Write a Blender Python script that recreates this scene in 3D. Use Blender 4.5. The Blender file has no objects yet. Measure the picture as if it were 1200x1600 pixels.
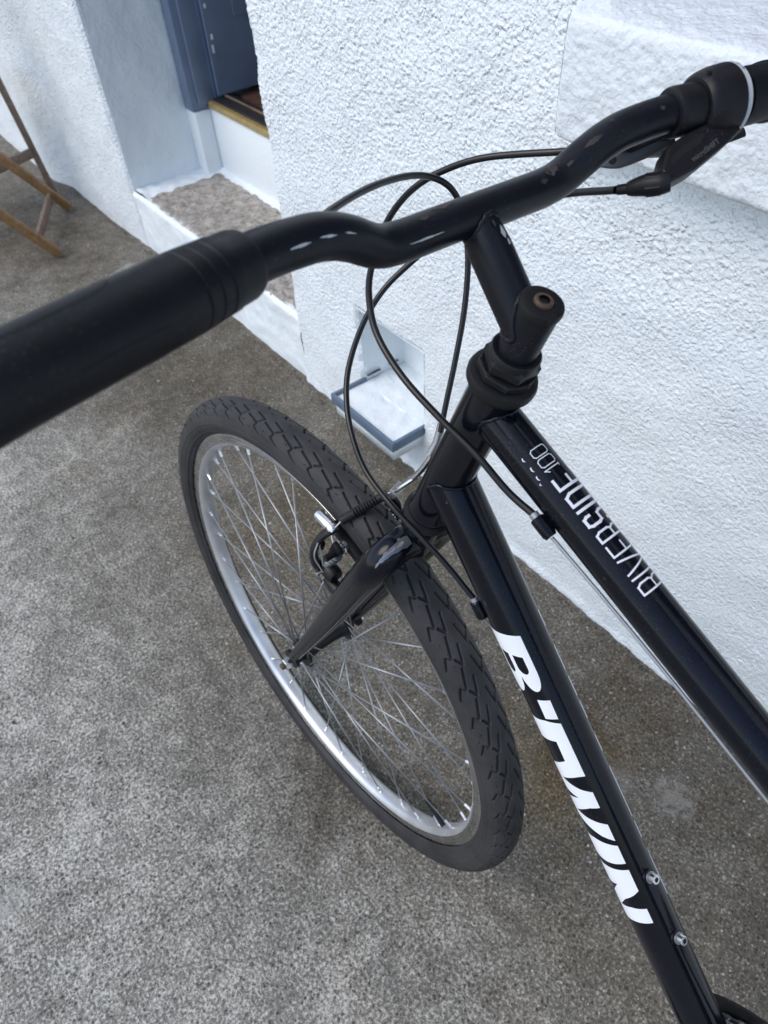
import bpy, bmesh, math, random
import numpy as np
from mathutils import Vector, Matrix

random.seed(7)
SC = bpy.context.scene
COL = SC.collection
R = math.radians

# ------------------------------------------------------------------ camera
cam_data = bpy.data.cameras.new("camera")
cam = bpy.data.objects.new("camera", cam_data)
COL.objects.link(cam)
CAM_POS = Vector((-0.4904, 0.2205, 1.1842))
yaw, pitch, roll = R(-36.6526), R(-47.4472), R(4.6693)
fw = Vector((math.cos(pitch) * math.cos(yaw), math.cos(pitch) * math.sin(yaw), math.sin(pitch)))
rt = Vector((math.sin(yaw), -math.cos(yaw), 0))
dn = fw.cross(rt)
rt2 = rt * math.cos(roll) + dn * math.sin(roll)
dn2 = dn * math.cos(roll) - rt * math.sin(roll)
cam.matrix_world = Matrix(((rt2.x, -dn2.x, -fw.x, CAM_POS.x), (rt2.y, -dn2.y, -fw.y, CAM_POS.y),
                           (rt2.z, -dn2.z, -fw.z, CAM_POS.z), (0, 0, 0, 1)))
cam_data.sensor_fit = 'VERTICAL'
cam_data.sensor_height = 36
cam_data.sensor_width = 27
cam_data.lens = 1122.85 / 1600 * 36
cam_data.clip_start = 0.01
cam_data.clip_end = 500
cam_data.dof.use_dof = True
cam_data.dof.focus_distance = 0.62
cam_data.dof.aperture_fstop = 11.0
SC.camera = cam

# ------------------------------------------------------------------ light
SUN_ELEV, SUN_AZ = 52.0, 68.0          # azimuth measured from +X towards +Y
world = bpy.data.worlds.new("World")
SC.world = world
world.use_nodes = True
wn_ = world.node_tree
bgn = wn_.nodes["Background"]
sky = wn_.nodes.new("ShaderNodeTexSky")
sky.sky_type = 'NISHITA'
sky.sun_disc = False
sky.sun_elevation = R(SUN_ELEV)
sky.sun_rotation = R(90 - SUN_AZ)
sky.air_density = 1.0
sky.dust_density = 1.5
sky.ozone_density = 1.0
wn_.links.new(sky.outputs[0], bgn.inputs[0])
bgn.inputs[1].default_value = 0.14
sun_data = bpy.data.lights.new("sun", 'SUN')
sun_data.energy = 0.8
sun_data.angle = R(36)
sun_data.color = (1.0, 0.96, 0.9)
sun = bpy.data.objects.new("sun", sun_data)
COL.objects.link(sun)
sd = Vector((math.cos(R(SUN_ELEV)) * math.cos(R(SUN_AZ)), math.cos(R(SUN_ELEV)) * math.sin(R(SUN_AZ)), math.sin(R(SUN_ELEV))))
sun.rotation_euler = sd.to_track_quat('Z', 'Y').to_euler()
sun.location = sd * 20
SC.view_settings.view_transform = 'Standard'
SC.view_settings.look = 'None'
SC.view_settings.gamma = 1.0
SC.view_settings.exposure = 0.75
SC.view_settings.use_curve_mapping = False

# ------------------------------------------------------------------ helpers
def V(*a):
    return np.array(a, float)

def nrm(v):
    v = np.asarray(v, float)
    return v / np.linalg.norm(v)

def link(o, parent=None):
    COL.objects.link(o)
    if parent is not None:
        o.parent = parent
    return o

def mesh(name, verts, faces, mat, parent=None, smooth=True, auto=None):
    me = bpy.data.meshes.new(name)
    verts = np.asarray(verts, np.float32)
    if isinstance(faces, np.ndarray):
        k = faces.shape[1]
        me.vertices.add(len(verts))
        me.vertices.foreach_set("co", verts.ravel())
        me.loops.add(faces.size)
        me.loops.foreach_set("vertex_index", faces.astype(np.int32).ravel())
        me.polygons.add(len(faces))
        me.polygons.foreach_set("loop_start", np.arange(0, faces.size, k, dtype=np.int32))
        me.update(calc_edges=True)
    else:
        me.from_pydata([tuple(map(float, v)) for v in verts], [], faces)
        me.update()
    if smooth:
        me.polygons.foreach_set("use_smooth", np.ones(len(me.polygons), bool))
    if mat is not None:
        me.materials.append(mat)
    if auto is not None:
        me.set_sharp_from_angle(angle=R(auto))
    o = bpy.data.objects.new(name, me)
    return link(o, parent)

def empty(name, loc=(0, 0, 0), parent=None, **props):
    o = bpy.data.objects.new(name, None)
    o.location = loc
    o.empty_display_size = 0.05
    link(o, parent)
    for k, v in props.items():
        o[k] = v
    return o

def join(parts):
    vs, fs, n = [], [], 0
    for v, f in parts:
        vs.append(np.asarray(v, float))
        fs += [tuple(int(i) + n for i in q) for q in f]
        n += len(v)
    return np.vstack(vs), fs

def smooth_path(pts, n=8):
    p = np.asarray(pts, float)
    p = np.vstack([2 * p[0] - p[1], p, 2 * p[-1] - p[-2]])
    out = []
    for i in range(1, len(p) - 2):
        for t in np.linspace(0, 1, n, endpoint=False):
            a, b, c, d = p[i - 1], p[i], p[i + 1], p[i + 2]
            out.append(.5 * ((2 * b) + (-a + c) * t + (2 * a - 5 * b + 4 * c - d) * t * t + (-a + 3 * b - 3 * c + d) * t ** 3))
    out.append(p[-2])
    return np.array(out)

def tube_g(pts, r, seg=20, cap=True, flat=1.0, upref=None):
    """swept tube with radius list; flat squashes across the second axis"""
    p = np.asarray(pts, float)
    n = len(p)
    r = np.broadcast_to(np.asarray(r, float), (n,)) if np.ndim(r) else np.full(n, r)
    t = np.gradient(p, axis=0)
    t /= np.linalg.norm(t, axis=1)[:, None]
    ref = V(0, 0, 1) if upref is None else np.asarray(upref, float)
    if abs(t[0] @ ref) > .95:
        ref = V(0, 1, 0)
    a = nrm(np.cross(t[0], ref))
    vs = []
    ang = np.linspace(0, 2 * np.pi, seg, endpoint=False)
    for i in range(n):
        a = a - t[i] * (a @ t[i])
        a /= np.linalg.norm(a)
        b = np.cross(t[i], a)
        vs.append(p[i] + r[i] * (np.cos(ang)[:, None] * a + flat * np.sin(ang)[:, None] * b))
    vs = np.vstack(vs)
    fs = []
    for i in range(n - 1):
        for j in range(seg):
            k = (j + 1) % seg
            fs.append((i * seg + j, (i + 1) * seg + j, (i + 1) * seg + k, i * seg + k))
    if cap:
        fs.append(tuple(range(seg)))
        fs.append(tuple((n - 1) * seg + j for j in reversed(range(seg))))
    return vs, fs

def tube(name, pts, r, mat, parent, seg=20, smooth_n=0, auto=40, **k):
    if smooth_n:
        m = len(pts)
        q = smooth_path(pts, smooth_n)
        if np.ndim(r):
            r = np.interp(np.linspace(0, m - 1, len(q)), np.arange(m), r)
        pts = q
    v, f = tube_g(pts, r, seg, **k)
    return mesh(name, v, f, mat, parent, auto=auto)

def lathe_g(o, ax, prof, seg=32, cap=True, ref=None, sides=None):
    o, ax = np.asarray(o, float), nrm(ax)
    ref = V(0, 1, 0) if ref is None else np.asarray(ref, float)
    if abs(ax @ ref) > .95:
        ref = V(1, 0, 0)
    a = nrm(ref - ax * (ref @ ax))
    b = np.cross(ax, a)
    ang = np.linspace(0, 2 * np.pi, seg, endpoint=False)
    ring = np.cos(ang)[:, None] * a + np.sin(ang)[:, None] * b
    vs = np.vstack([o + ax * s + ring * rr for s, rr in prof])
    fs = []
    n = len(prof)
    for i in range(n - 1):
        for j in range(seg):
            k = (j + 1) % seg
            fs.append((i * seg + j, i * seg + k, (i + 1) * seg + k, (i + 1) * seg + j))
    if cap:
        fs.append(tuple(reversed(range(seg))))
        fs.append(tuple((n - 1) * seg + j for j in range(seg)))
    return vs, fs

def lathe(name, o, ax, prof, mat, parent, seg=32, auto=35, **k):
    v, f = lathe_g(o, ax, prof, seg, **k)
    return mesh(name, v, f, mat, parent, auto=auto)

def box_g(c, ax, ay, az, sx, sy, sz, bev=0.0):
    c = np.asarray(c, float)
    ax, ay, az = nrm(ax), nrm(ay), nrm(az)
    if bev <= 0:
        vs = [c + ax * sx * i / 2 + ay * sy * j / 2 + az * sz * k / 2 for i in (-1, 1) for j in (-1, 1) for k in (-1, 1)]
        fs = [(0, 1, 3, 2), (4, 6, 7, 5), (0, 4, 5, 1), (2, 3, 7, 6), (0, 2, 6, 4), (1, 5, 7, 3)]
        return np.array(vs), fs
    bm = bmesh.new()
    bmesh.ops.create_cube(bm, size=1)
    for v in bm.verts:
        v.co = (v.co.x * sx, v.co.y * sy, v.co.z * sz)
    bmesh.ops.bevel(bm, geom=bm.edges[:], offset=bev, segments=2, affect='EDGES', profile=.5)
    vs = np.array([c + ax * v.co.x + ay * v.co.y + az * v.co.z for v in bm.verts])
    bm.verts.index_update()
    fs = [tuple(v.index for v in f.verts) for f in bm.faces]
    bm.free()
    return vs, fs

X, Y, Z = V(1, 0, 0), V(0, 1, 0), V(0, 0, 1)

def box(name, lo, hi, mat, parent, bev=0.003, auto=35):
    lo, hi = np.asarray(lo, float), np.asarray(hi, float)
    d = hi - lo
    v, f = box_g((lo + hi) / 2, X, Y, Z, *d, bev=min(bev, d.min() * .3))
    return mesh(name, v, f, mat, parent, auto=auto)

def obox(name, c, ax, ay, az, sx, sy, sz, mat, parent, bev=0.002):
    v, f = box_g(c, ax, ay, az, sx, sy, sz, bev=min(bev, min(sx, sy, sz) * .3))
    return mesh(name, v, f, mat, parent, auto=35)

_tiles = {}
def tile(lam, seed, n=512, size=1.28, sharp=1.0):
    """periodic band-passed noise of wavelength lam (m) on an n x n tile of given size"""
    key = (lam, seed, n, size)
    if key not in _tiles:
        rng = np.random.default_rng(seed)
        F = np.fft.fft2(rng.standard_normal((n, n)))
        fx = np.fft.fftfreq(n, size / n)
        k = np.hypot(*np.meshgrid(fx, fx))
        k0 = 1 / lam
        G = np.exp(-((k - k0) / (k0 * .45)) ** 2)
        h = np.real(np.fft.ifft2(F * G))
        _tiles[key] = h / h.std()
    return _tiles[key]

def samp(T, x, y, size=1.28):
    n = T.shape[0]
    fx = (np.asarray(x) / size * n) % n
    fy = (np.asarray(y) / size * n) % n
    i, j = np.floor(fx).astype(int) % n, np.floor(fy).astype(int) % n
    a, b = fx - np.floor(fx), fy - np.floor(fy)
    i2, j2 = (i + 1) % n, (j + 1) % n
    return (T[j, i] * (1 - a) + T[j, i2] * a) * (1 - b) + (T[j2, i] * (1 - a) + T[j2, i2] * a) * b

# ------------------------------------------------------------------ materials
class NT:
    def __init__(self, name):
        self.m = bpy.data.materials.new(name)
        self.m.use_nodes = True
        self.t = self.m.node_tree
        self.b = self.t.nodes["Principled BSDF"]
        self.tc = self.t.nodes.new("ShaderNodeTexCoord").outputs["Object"]
    def n(self, typ, **kw):
        nd = self.t.nodes.new(typ)
        for k, v in kw.items():
            setattr(nd, k, v)
        return nd
    def l(self, a, b):
        self.t.links.new(a, b)
    def noise(self, scale, detail=3, rough=.55, vec=None, dist=0):
        nd = self.n("ShaderNodeTexNoise")
        nd.inputs["Scale"].default_value = scale
        nd.inputs["Detail"].default_value = detail
        nd.inputs["Roughness"].default_value = rough
        nd.inputs["Distortion"].default_value = dist
        self.l(vec or self.tc, nd.inputs["Vector"])
        return nd.outputs["Fac"]
    def vor(self, scale, out="Distance", feature='F1', rnd=1.0, vec=None):
        nd = self.n("ShaderNodeTexVoronoi", feature=feature)
        nd.inputs["Scale"].default_value = scale
        nd.inputs["Randomness"].default_value = rnd
        self.l(vec or self.tc, nd.inputs["Vector"])
        return nd.outputs[out]
    def ramp(self, fac, stops, interp='LINEAR'):
        nd = self.n("ShaderNodeValToRGB")
        cr = nd.color_ramp
        cr.interpolation = interp
        while len(cr.elements) < len(stops):
            cr.elements.new(.5)
        for e, (p, c) in zip(cr.elements, stops):
            e.position = p
            e.color = (c, c, c, 1) if np.isscalar(c) else (*c, 1)
        self.l(fac, nd.inputs[0])
        return nd.outputs[0]
    def mix(self, fac, a, b, mode='MIX'):
        nd = self.n("ShaderNodeMix", data_type='RGBA', blend_type=mode)
        for s, v in ((nd.inputs[0], fac), (nd.inputs[6], a), (nd.inputs[7], b)):
            if isinstance(v, (int, float)):
                s.default_value = v
            elif isinstance(v, tuple):
                s.default_value = (*v, 1)
            else:
                self.l(v, s)
        return nd.outputs[2]
    def math(self, op, a, b=0.0, clamp=False):
        nd = self.n("ShaderNodeMath", operation=op, use_clamp=clamp)
        for s, v in ((nd.inputs[0], a), (nd.inputs[1], b)):
            if isinstance(v, (int, float)):
                s.default_value = v
            else:
                self.l(v, s)
        return nd.outputs[0]
    def bump(self, h, dist, strength=1.0, prev=None):
        nd = self.n("ShaderNodeBump")
        nd.inputs["Strength"].default_value = strength
        nd.inputs["Distance"].default_value = dist
        self.l(h, nd.inputs["Height"])
        if prev is not None:
            self.l(prev, nd.inputs["Normal"])
        return nd.outputs["Normal"]
    def set(self, **kw):
        for k, v in kw.items():
            s = self.b.inputs[k.replace("_", " ")]
            if isinstance(v, (int, float)):
                s.default_value = v
            elif isinstance(v, tuple):
                s.default_value = (*v, 1) if len(v) == 3 else v
            else:
                self.l(v, s)
        return self.m

def simple(name, col, rough=.5, metal=0.0, ior=1.45, dust=0.0, dcol=(.25, .24, .22), bump=0.0, bscale=400, vary=.12, rvar=.15, coat=0.0):
    t = NT(name)
    n1 = t.noise(35, 4)
    c = t.mix(t.ramp(n1, [(.3, 0.0), (.7, 1.0)]), tuple(x * (1 - vary) for x in col), tuple(min(1, x * (1 + vary)) for x in col))
    r = t.math('ADD', t.math('MULTIPLY', t.noise(60, 5), rvar * 2), rough - rvar, clamp=True)
    if dust > 0:
        m = t.math('MULTIPLY', t.ramp(t.noise(700, 2), [(.60, 0.0), (.72, 1.0)]), t.ramp(t.noise(25, 3), [(.42, 0.0), (.7, 1.0)]))
        m = t.math('MULTIPLY', m, dust)
        c = t.mix(m, c, dcol)
        r = t.math('ADD', r, t.math('MULTIPLY', m, .4), clamp=True)
    t.set(Base_Color=c, Roughness=r, Metallic=metal, IOR=ior)
    if coat:
        t.b.inputs["Coat Weight"].default_value = coat
        t.b.inputs["Coat Roughness"].default_value = .06
    if bump:
        t.set(Normal=t.bump(t.noise(bscale, 3), bump, .6))
    return t.m

M = {}
M['paint'] = simple('frame_paint', (.003, .0038, .0075), .14, ior=1.33, dust=.12, rvar=.05)
M['bar'] = simple('bar_paint', (.006, .0068, .011), .38, ior=1.32, dust=.2, rvar=.06)
M['grip'] = simple('grip_rubber', (.0045, .005, .0072), .45, ior=1.32, bump=.0002, bscale=1500, dust=.15)
M['plastic'] = simple('shifter_plastic', (.008, .0078, .0098), .45, ior=1.33, dust=.3)
M['cable'] = simple('cable_sheath', (.006, .006, .007), .33, dust=.1)
M['rubber'] = simple('black_rubber', (.007, .007, .008), .5, dust=.3, ior=1.35)
M['steel'] = simple('spoke_steel', (.40, .41, .43), .5, metal=.8)
M['chrome'] = simple('polished_alloy', (.72, .73, .75), .25, metal=1.0)
M['alloy'] = simple('grey_alloy', (.42, .43, .45), .42, metal=.9)
M['rusty'] = simple('rusty_steel', (.10, .068, .052), .6, metal=.3, vary=.4)
M['black_metal'] = simple('black_metal', (.007, .007, .0078), .42, ior=1.36, dust=.6, dcol=(.12, .11, .1))
M['decal'] = simple('white_decal', (.80, .82, .85), .35, vary=.02)
M['decal_thin'] = simple('white_line_decal', (.72, .74, .78), .35, vary=.02)
M['grey_ring'] = simple('grey_plastic', (.45, .47, .49), .45, vary=.03)
M['scuff'] = simple('bare_metal_scuff', (.50, .52, .54), .5, metal=.2, vary=.3)
M['scuff_brown'] = simple('worn_paint', (.036, .031, .031), .7, vary=.5)
M['sticker'] = simple('faded_foil', (.15, .16, .185), .16, metal=.5, vary=.4)
M['scuff_grey'] = simple('grey_scrape', (.20, .19, .18), .6, vary=.5)
M['faint'] = simple('faint_print', (.10, .10, .105), .5)
M['dark'] = simple('dark_recess', (.004, .004, .004), .8)
M['dark_alloy'] = simple('dark_alloy', (.10, .10, .105), .5, metal=.5)
M['saddle'] = simple('saddle_cover', (.015, .015, .016), .55)

# rim: brushed alloy
t = NT('rim_alloy')
t.set(Base_Color=t.mix(t.ramp(t.noise(22, 5), [(.35, 0.0), (.75, 1.0)]), (.60, .61, .63), (.74, .75, .77)), Metallic=.84,
      Roughness=t.math('ADD', t.math('MULTIPLY', t.noise(40, 5), .25), .30))
M['rim'] = t.m

# brake track: bare metal greyed by pad residue
M['track'] = simple('brake_track', (.40, .395, .39), .27, metal=1.0, vary=.2)
# tyre
t = NT('tyre_rubber')
c = t.mix(t.ramp(t.noise(18, 5, .65), [(.35, 0.0), (.7, 1.0)]), (.019, .019, .021), (.041, .040, .041))
sp = t.ramp(t.noise(1300, 2), [(.66, 0.0), (.74, 1.0)])
c = t.mix(t.math('MULTIPLY', sp, .25), c, (.2, .19, .18))
t.set(Base_Color=c, Roughness=t.math('ADD', t.math('MULTIPLY', t.noise(50, 4), .2), .5), IOR=1.4)
t.set(Normal=t.bump(t.noise(900, 3), .00025, .6))
M['tyre'] = t.m

# painted render of the house
def wall_paint(name, grain, dist, col=(.765, .818, .845), dirt=.0, pebble=0.0):
    t = NT(name)
    n1 = t.noise(3.0, 5, .6)
    c = t.mix(t.ramp(n1, [(.3, 0.0), (.7, 1.0)]), tuple(x * .965 for x in col), col)
    sp = t.ramp(t.noise(90, 3, .6), [(.70, 0.0), (.80, 1.0)])
    sp = t.math('MULTIPLY', sp, t.ramp(t.noise(4.5, 3), [(.52, 0.0), (.66, 1.0)]))
    c = t.mix(t.math('MULTIPLY', sp, .22 + dirt), c, (.42, .42, .41))
    hg = t.math('MULTIPLY', t.noise(grain, 2, .5), dist)
    if pebble:
        wv = t.n("ShaderNodeTexNoise"); wv.inputs["Scale"].default_value = 70; wv.inputs["Detail"].default_value = 1
        t.l(t.tc, wv.inputs["Vector"])
        vm = t.n("ShaderNodeVectorMath", operation='MULTIPLY_ADD')
        t.l(wv.outputs["Color"], vm.inputs[0]); vm.inputs[1].default_value = (.010, .010, .010); t.l(t.tc, vm.inputs[2])
        pb_ = t.ramp(t.vor(168, "Distance", 'SMOOTH_F1', vec=vm.outputs[0]), [(.06, 1.0), (.60, 0.0)])
        mk = t.ramp(t.noise(45, 3, .6), [(.34, .15), (.60, 1.0)])
        sx = t.n("ShaderNodeSeparateXYZ"); t.l(t.tc, sx.inputs[0])
        mr = t.n("ShaderNodeMapRange"); mr.interpolation_type = 'SMOOTHSTEP'
        t.l(t.math('ADD', sx.outputs[2], t.math('MULTIPLY', sx.outputs[0], .35)), mr.inputs[0])
        for i_, v_ in ((1, .40), (2, 1.0), (3, .34), (4, 1.0)):
            mr.inputs[i_].default_value = v_
        pk = t.math('MULTIPLY', t.math('MULTIPLY', pb_, mk), t.math('MULTIPLY', mr.outputs[0], pebble))
        hg = t.math('ADD', hg, pk)
    nb = t.bump(hg, 1.0, 1.0)
    t.set(Base_Color=c, Roughness=t.math('ADD', t.math('MULTIPLY', t.noise(60, 3), .2), .45), Normal=nb)
    return t.m
M['render'] = wall_paint('painted_roughcast', 230, .0027, pebble=.0031)
M['smooth'] = wall_paint('painted_smooth_render', 90, .0018)
M['sillpaint'] = wall_paint('painted_sill', 120, .0030, col=(.69, .735, .765))

# concrete yard
t = NT('concrete_yard')
pos = t.n("ShaderNodeNewGeometry").outputs["Position"]
gy = t.n("ShaderNodeSeparateXYZ"); t.l(pos, gy.inputs[0])
n_big = t.noise(1.5, 5, .62, pos, .4)
n_med = t.noise(8, 5, .68, pos)
n_clu = t.noise(34, 4, .7, pos)
n_fin = t.noise(200, 5, .84, pos)
# mossy strip by the wall, darkened to paint in the wall's sky shade
gm = t.n("ShaderNodeMapRange"); gm.interpolation_type = 'SMOOTHSTEP'
t.l(t.math('ADD', gy.outputs[1], t.math('MULTIPLY', t.math('SUBTRACT', n_big, .5), .9)), gm.inputs[0])
for i_, v_ in ((1, -.30), (2, .42), (3, 0.0), (4, 1.0)):
    gm.inputs[i_].default_value = v_
worn = gm.outputs[0]  # low where the wall's shade is painted, high in the open yard
macro = t.math('ADD', t.math('MULTIPLY', t.math('SUBTRACT', n_med, .5), .20), t.math('MULTIPLY', t.math('SUBTRACT', n_clu, .5), .24))
macro = t.math('ADD', macro, t.math('MULTIPLY', t.math('SUBTRACT', worn, .5), .060))  # grain shifts with the painted wall shade
thr = t.math('ADD', n_fin, macro)
grain = t.ramp(thr, [(.400, 0.0), (.440, .13), (.500, .20), (.550, .50), (.610, 1.0)])
matrix = t.mix(worn, (.112, .099, .078), (.150, .143, .124))  # matrix tone by the painted wall shade
sand = t.mix(worn, (.50, .465, .395), (.90, .865, .775))  # sand tone by the painted wall shade
base = t.mix(grain, matrix, sand)
# stone chips
for sc_, lo, hi, amt in ((250, .72, .80, .8), (150, .86, .90, .85)):
    vn = t.n("ShaderNodeTexVoronoi"); vn.inputs["Scale"].default_value = sc_
    t.l(pos, vn.inputs["Vector"])
    sep = t.n("ShaderNodeSeparateColor")
    t.l(vn.outputs["Color"], sep.inputs[0])
    inside = t.ramp(vn.outputs["Distance"], [(.24, 1.0), (.40, 0.0)])
    pick = t.math('MULTIPLY', t.ramp(sep.outputs[0], [(lo, 0.0), (hi, 1.0)]), inside)
    tone = t.ramp(sep.outputs[1], [(0, (.30, .27, .22)), (.6, (.52, .49, .43)), (1, (.78, .76, .71))])
    base = t.mix(t.math('MULTIPLY', pick, amt), base, tone)
    dk = t.math('MULTIPLY', t.ramp(sep.outputs[2], [(.84, 0.0), (.9, 1.0)]), inside)
    base = t.mix(t.math('MULTIPLY', dk, .75), base, (.055, .050, .043))
# brown organic stains
st = t.ramp(t.noise(5.5, 5, .65, pos, .6), [(.56, 0.0), (.76, 1.0)])
base = t.mix(t.math('MULTIPLY', st, .45), base, t.mix(1.0, base, (.62, .50, .33), 'MULTIPLY'))
# lichen, spills, brown mossy patches doubling as wall shade, contact shadow painted under tyre
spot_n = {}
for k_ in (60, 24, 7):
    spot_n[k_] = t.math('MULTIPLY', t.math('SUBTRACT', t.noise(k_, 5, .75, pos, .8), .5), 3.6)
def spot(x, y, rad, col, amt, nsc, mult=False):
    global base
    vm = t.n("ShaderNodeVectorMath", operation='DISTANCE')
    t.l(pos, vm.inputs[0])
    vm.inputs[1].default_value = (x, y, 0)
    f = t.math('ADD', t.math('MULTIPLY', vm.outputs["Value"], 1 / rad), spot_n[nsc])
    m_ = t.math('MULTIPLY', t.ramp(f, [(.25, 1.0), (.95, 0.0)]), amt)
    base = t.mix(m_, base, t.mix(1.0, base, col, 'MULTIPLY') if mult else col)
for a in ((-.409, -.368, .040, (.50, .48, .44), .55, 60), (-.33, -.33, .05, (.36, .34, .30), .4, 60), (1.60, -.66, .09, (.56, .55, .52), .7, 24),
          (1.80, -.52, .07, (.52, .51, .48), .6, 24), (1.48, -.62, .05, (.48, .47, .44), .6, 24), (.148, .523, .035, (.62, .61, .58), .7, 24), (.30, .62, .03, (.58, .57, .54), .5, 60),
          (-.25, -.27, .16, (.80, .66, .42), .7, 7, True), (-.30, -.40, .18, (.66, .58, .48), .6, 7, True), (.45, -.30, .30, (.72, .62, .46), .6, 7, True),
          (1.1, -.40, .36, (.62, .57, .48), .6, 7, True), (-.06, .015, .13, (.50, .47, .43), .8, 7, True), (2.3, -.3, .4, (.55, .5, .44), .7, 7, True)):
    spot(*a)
hgt = t.math('ADD', t.math('MULTIPLY', thr, .0070), t.math('MULTIPLY', t.noise(75, 3, .7, pos), .0030))
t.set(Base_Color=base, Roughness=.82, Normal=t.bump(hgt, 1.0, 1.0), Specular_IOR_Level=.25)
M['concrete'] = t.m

# step concrete: pinkish aggregate
t = NT('step_concrete')
base = t.mix(t.ramp(t.noise(30, 5, .7), [(.35, 0.0), (.68, 1.0)]), (.22, .198, .172), (.47, .435, .39))
cell = t.vor(130, "Color")
sep = t.n("ShaderNodeSeparateColor")
t.l(cell, sep.inputs[0])
base = t.mix(t.math('MULTIPLY', t.ramp(sep.outputs[0], [(.6, 0.0), (.9, 1.0)]), .6), base, (.46, .43, .40))
base = t.mix(t.math('MULTIPLY', t.ramp(sep.outputs[1], [(.75, 0.0), (.9, 1.0)]), .5), base, (.09, .075, .065))
t.set(Base_Color=base, Roughness=.85, Normal=t.bump(t.noise(150, 4, .7), .003, .8))
M['stepc'] = t.m

def paint_blue(name, col, chips=.0):
    t = NT(name)
    c = t.mix(t.ramp(t.noise(12, 4), [(.3, 0.0), (.7, 1.0)]), tuple(x * .88 for x in col), tuple(x * 1.1 for x in col))
    if chips:
        ch = t.ramp(t.noise(38, 4, .7), [(.70, 0.0), (.73, 1.0)])
        c = t.mix(t.math('MULTIPLY', ch, chips), c, (.6, .62, .63))
    t.set(Base_Color=c, Roughness=t.math('ADD', t.math('MULTIPLY', t.noise(25, 3), .15), .35), Normal=t.bump(t.noise(70, 3), .0006, .5))
    return t.m
M['blue'] = paint_blue('blue_grey_gloss', (.140, .188, .278))
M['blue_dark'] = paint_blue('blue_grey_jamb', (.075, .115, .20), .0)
M['blue_iron'] = paint_blue('blue_grey_iron', (.105, .150, .210), .25)
M['brass'] = simple('brass_strip', (.45, .335, .135), .45, metal=.45, vary=.2)
M['sealdark'] = simple('threshold_black', (.018, .019, .022), .5)

def wood(name, a, b, scale=(4, 60, 60), rough=.55):
    t = NT(name)
    mp = t.n("ShaderNodeMapping")
    mp.inputs["Scale"].default_value = scale
    t.l(t.tc, mp.inputs[0])
    g = t.noise(1.0, 6, .65, mp.outputs[0], .8)
    c = t.mix(t.ramp(g, [(.3, 0.0), (.7, 1.0)]), a, b)
    c = t.mix(t.math('MULTIPLY', t.ramp(t.noise(14, 4), [(.55, 0.0), (.8, 1.0)]), .5), c, tuple(x * .45 for x in a))
    t.set(Base_Color=c, Roughness=rough, Normal=t.bump(g, .0012, .5))
    return t.m
M['wood_ochre'] = wood('oiled_wood', (.17, .088, .032), (.31, .175, .072))
M['wood_grey'] = wood('weathered_wood', (.14, .095, .066), (.25, .178, .13))
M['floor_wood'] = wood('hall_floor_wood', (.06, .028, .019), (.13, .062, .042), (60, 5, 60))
M['moss'] = simple('joint_dirt', (.095, .082, .064), .9, vary=.6)
t = NT('window_glass')
t.set(Base_Color=(.02, .025, .03), Roughness=.04, IOR=1.5)
M['glass'] = t.m
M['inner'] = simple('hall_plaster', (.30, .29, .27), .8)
M['roof'] = simple('roof_slate', (.07, .075, .085), .7)

# ------------------------------------------------------------------ ground
gv = [(-60, -60, 0), (60, -60, 0), (60, 60, 0), (-60, 60, 0)]
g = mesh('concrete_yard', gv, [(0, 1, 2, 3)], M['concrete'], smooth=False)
g['kind'] = 'structure'
g['label'] = 'worn grey concrete yard with exposed aggregate and pale lichen spots'

# ------------------------------------------------------------------ house
WA = V(0, -.552, 0)
WD = V(.99908, -.0428, 0)       # along the wall
WN = V(.0428, .99908, 0)        # out of the wall
house = empty('house', tuple(WA), category='house', label='white roughcast house with blue door frame, doorstep and window sill')
house.rotation_euler = (0, 0, math.atan2(WD[1], WD[0]))
# house coordinates: x along the wall, y outwards, z up

def grid_faces(keep):
    """keep[j,i] cells of a (nz-1, nt-1) grid"""
    nz, nt = keep.shape[0] + 1, keep.shape[1] + 1
    j, i = np.nonzero(keep)
    a = j * nt + i
    return np.stack([a, a + nt, a + nt + 1, a + 1], 1)      # normal towards +y

def lines(lo, hi, spans, snaps):
    """non-uniform grid lines: spans = list of (from, to, step)"""
    out = []
    for a, b, s in spans:
        out.append(np.linspace(a, b, max(2, int(round((b - a) / s)) + 1)))
    x = np.unique(np.round(np.concatenate(out), 5))
    for s in snaps:
        k = np.argmin(abs(x - s))
        x[k] = s
    return np.unique(x)

def smoothstep(a, b, x):
    t_ = np.clip((np.asarray(x, float) - a) / (b - a), 0, 1)
    return t_ * t_ * (3 - 2 * t_)

T_bl = tile(.0105, 3)
T_fi = tile(.0075, 4)
T_un = tile(.16, 5)
T_md = tile(.05, 6)
T_mask = tile(.30, 8)

def roughcast(tt, zz, amp):
    b = samp(T_bl, tt, zz)
    b = np.sign(b) * np.abs(b) ** 1.0
    blob = np.where(b > 0, np.tanh(b * 1.1), b * .55)
    return amp * (.0010 * blob + .0005 * samp(T_fi, tt, zz)) + .0010 * samp(T_un, tt, zz) + .00025 * samp(T_md, tt, zz)

NI0, NI1, NIZ0, NIZ1 = .406, .626, .1435, .341        # boot scraper niche
DR0, DR1 = .905, 1.907                               # doorway
WI0, WI1, WIZ0, WIZ1 = -1.02, .060, .975, 2.15       # window opening

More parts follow.
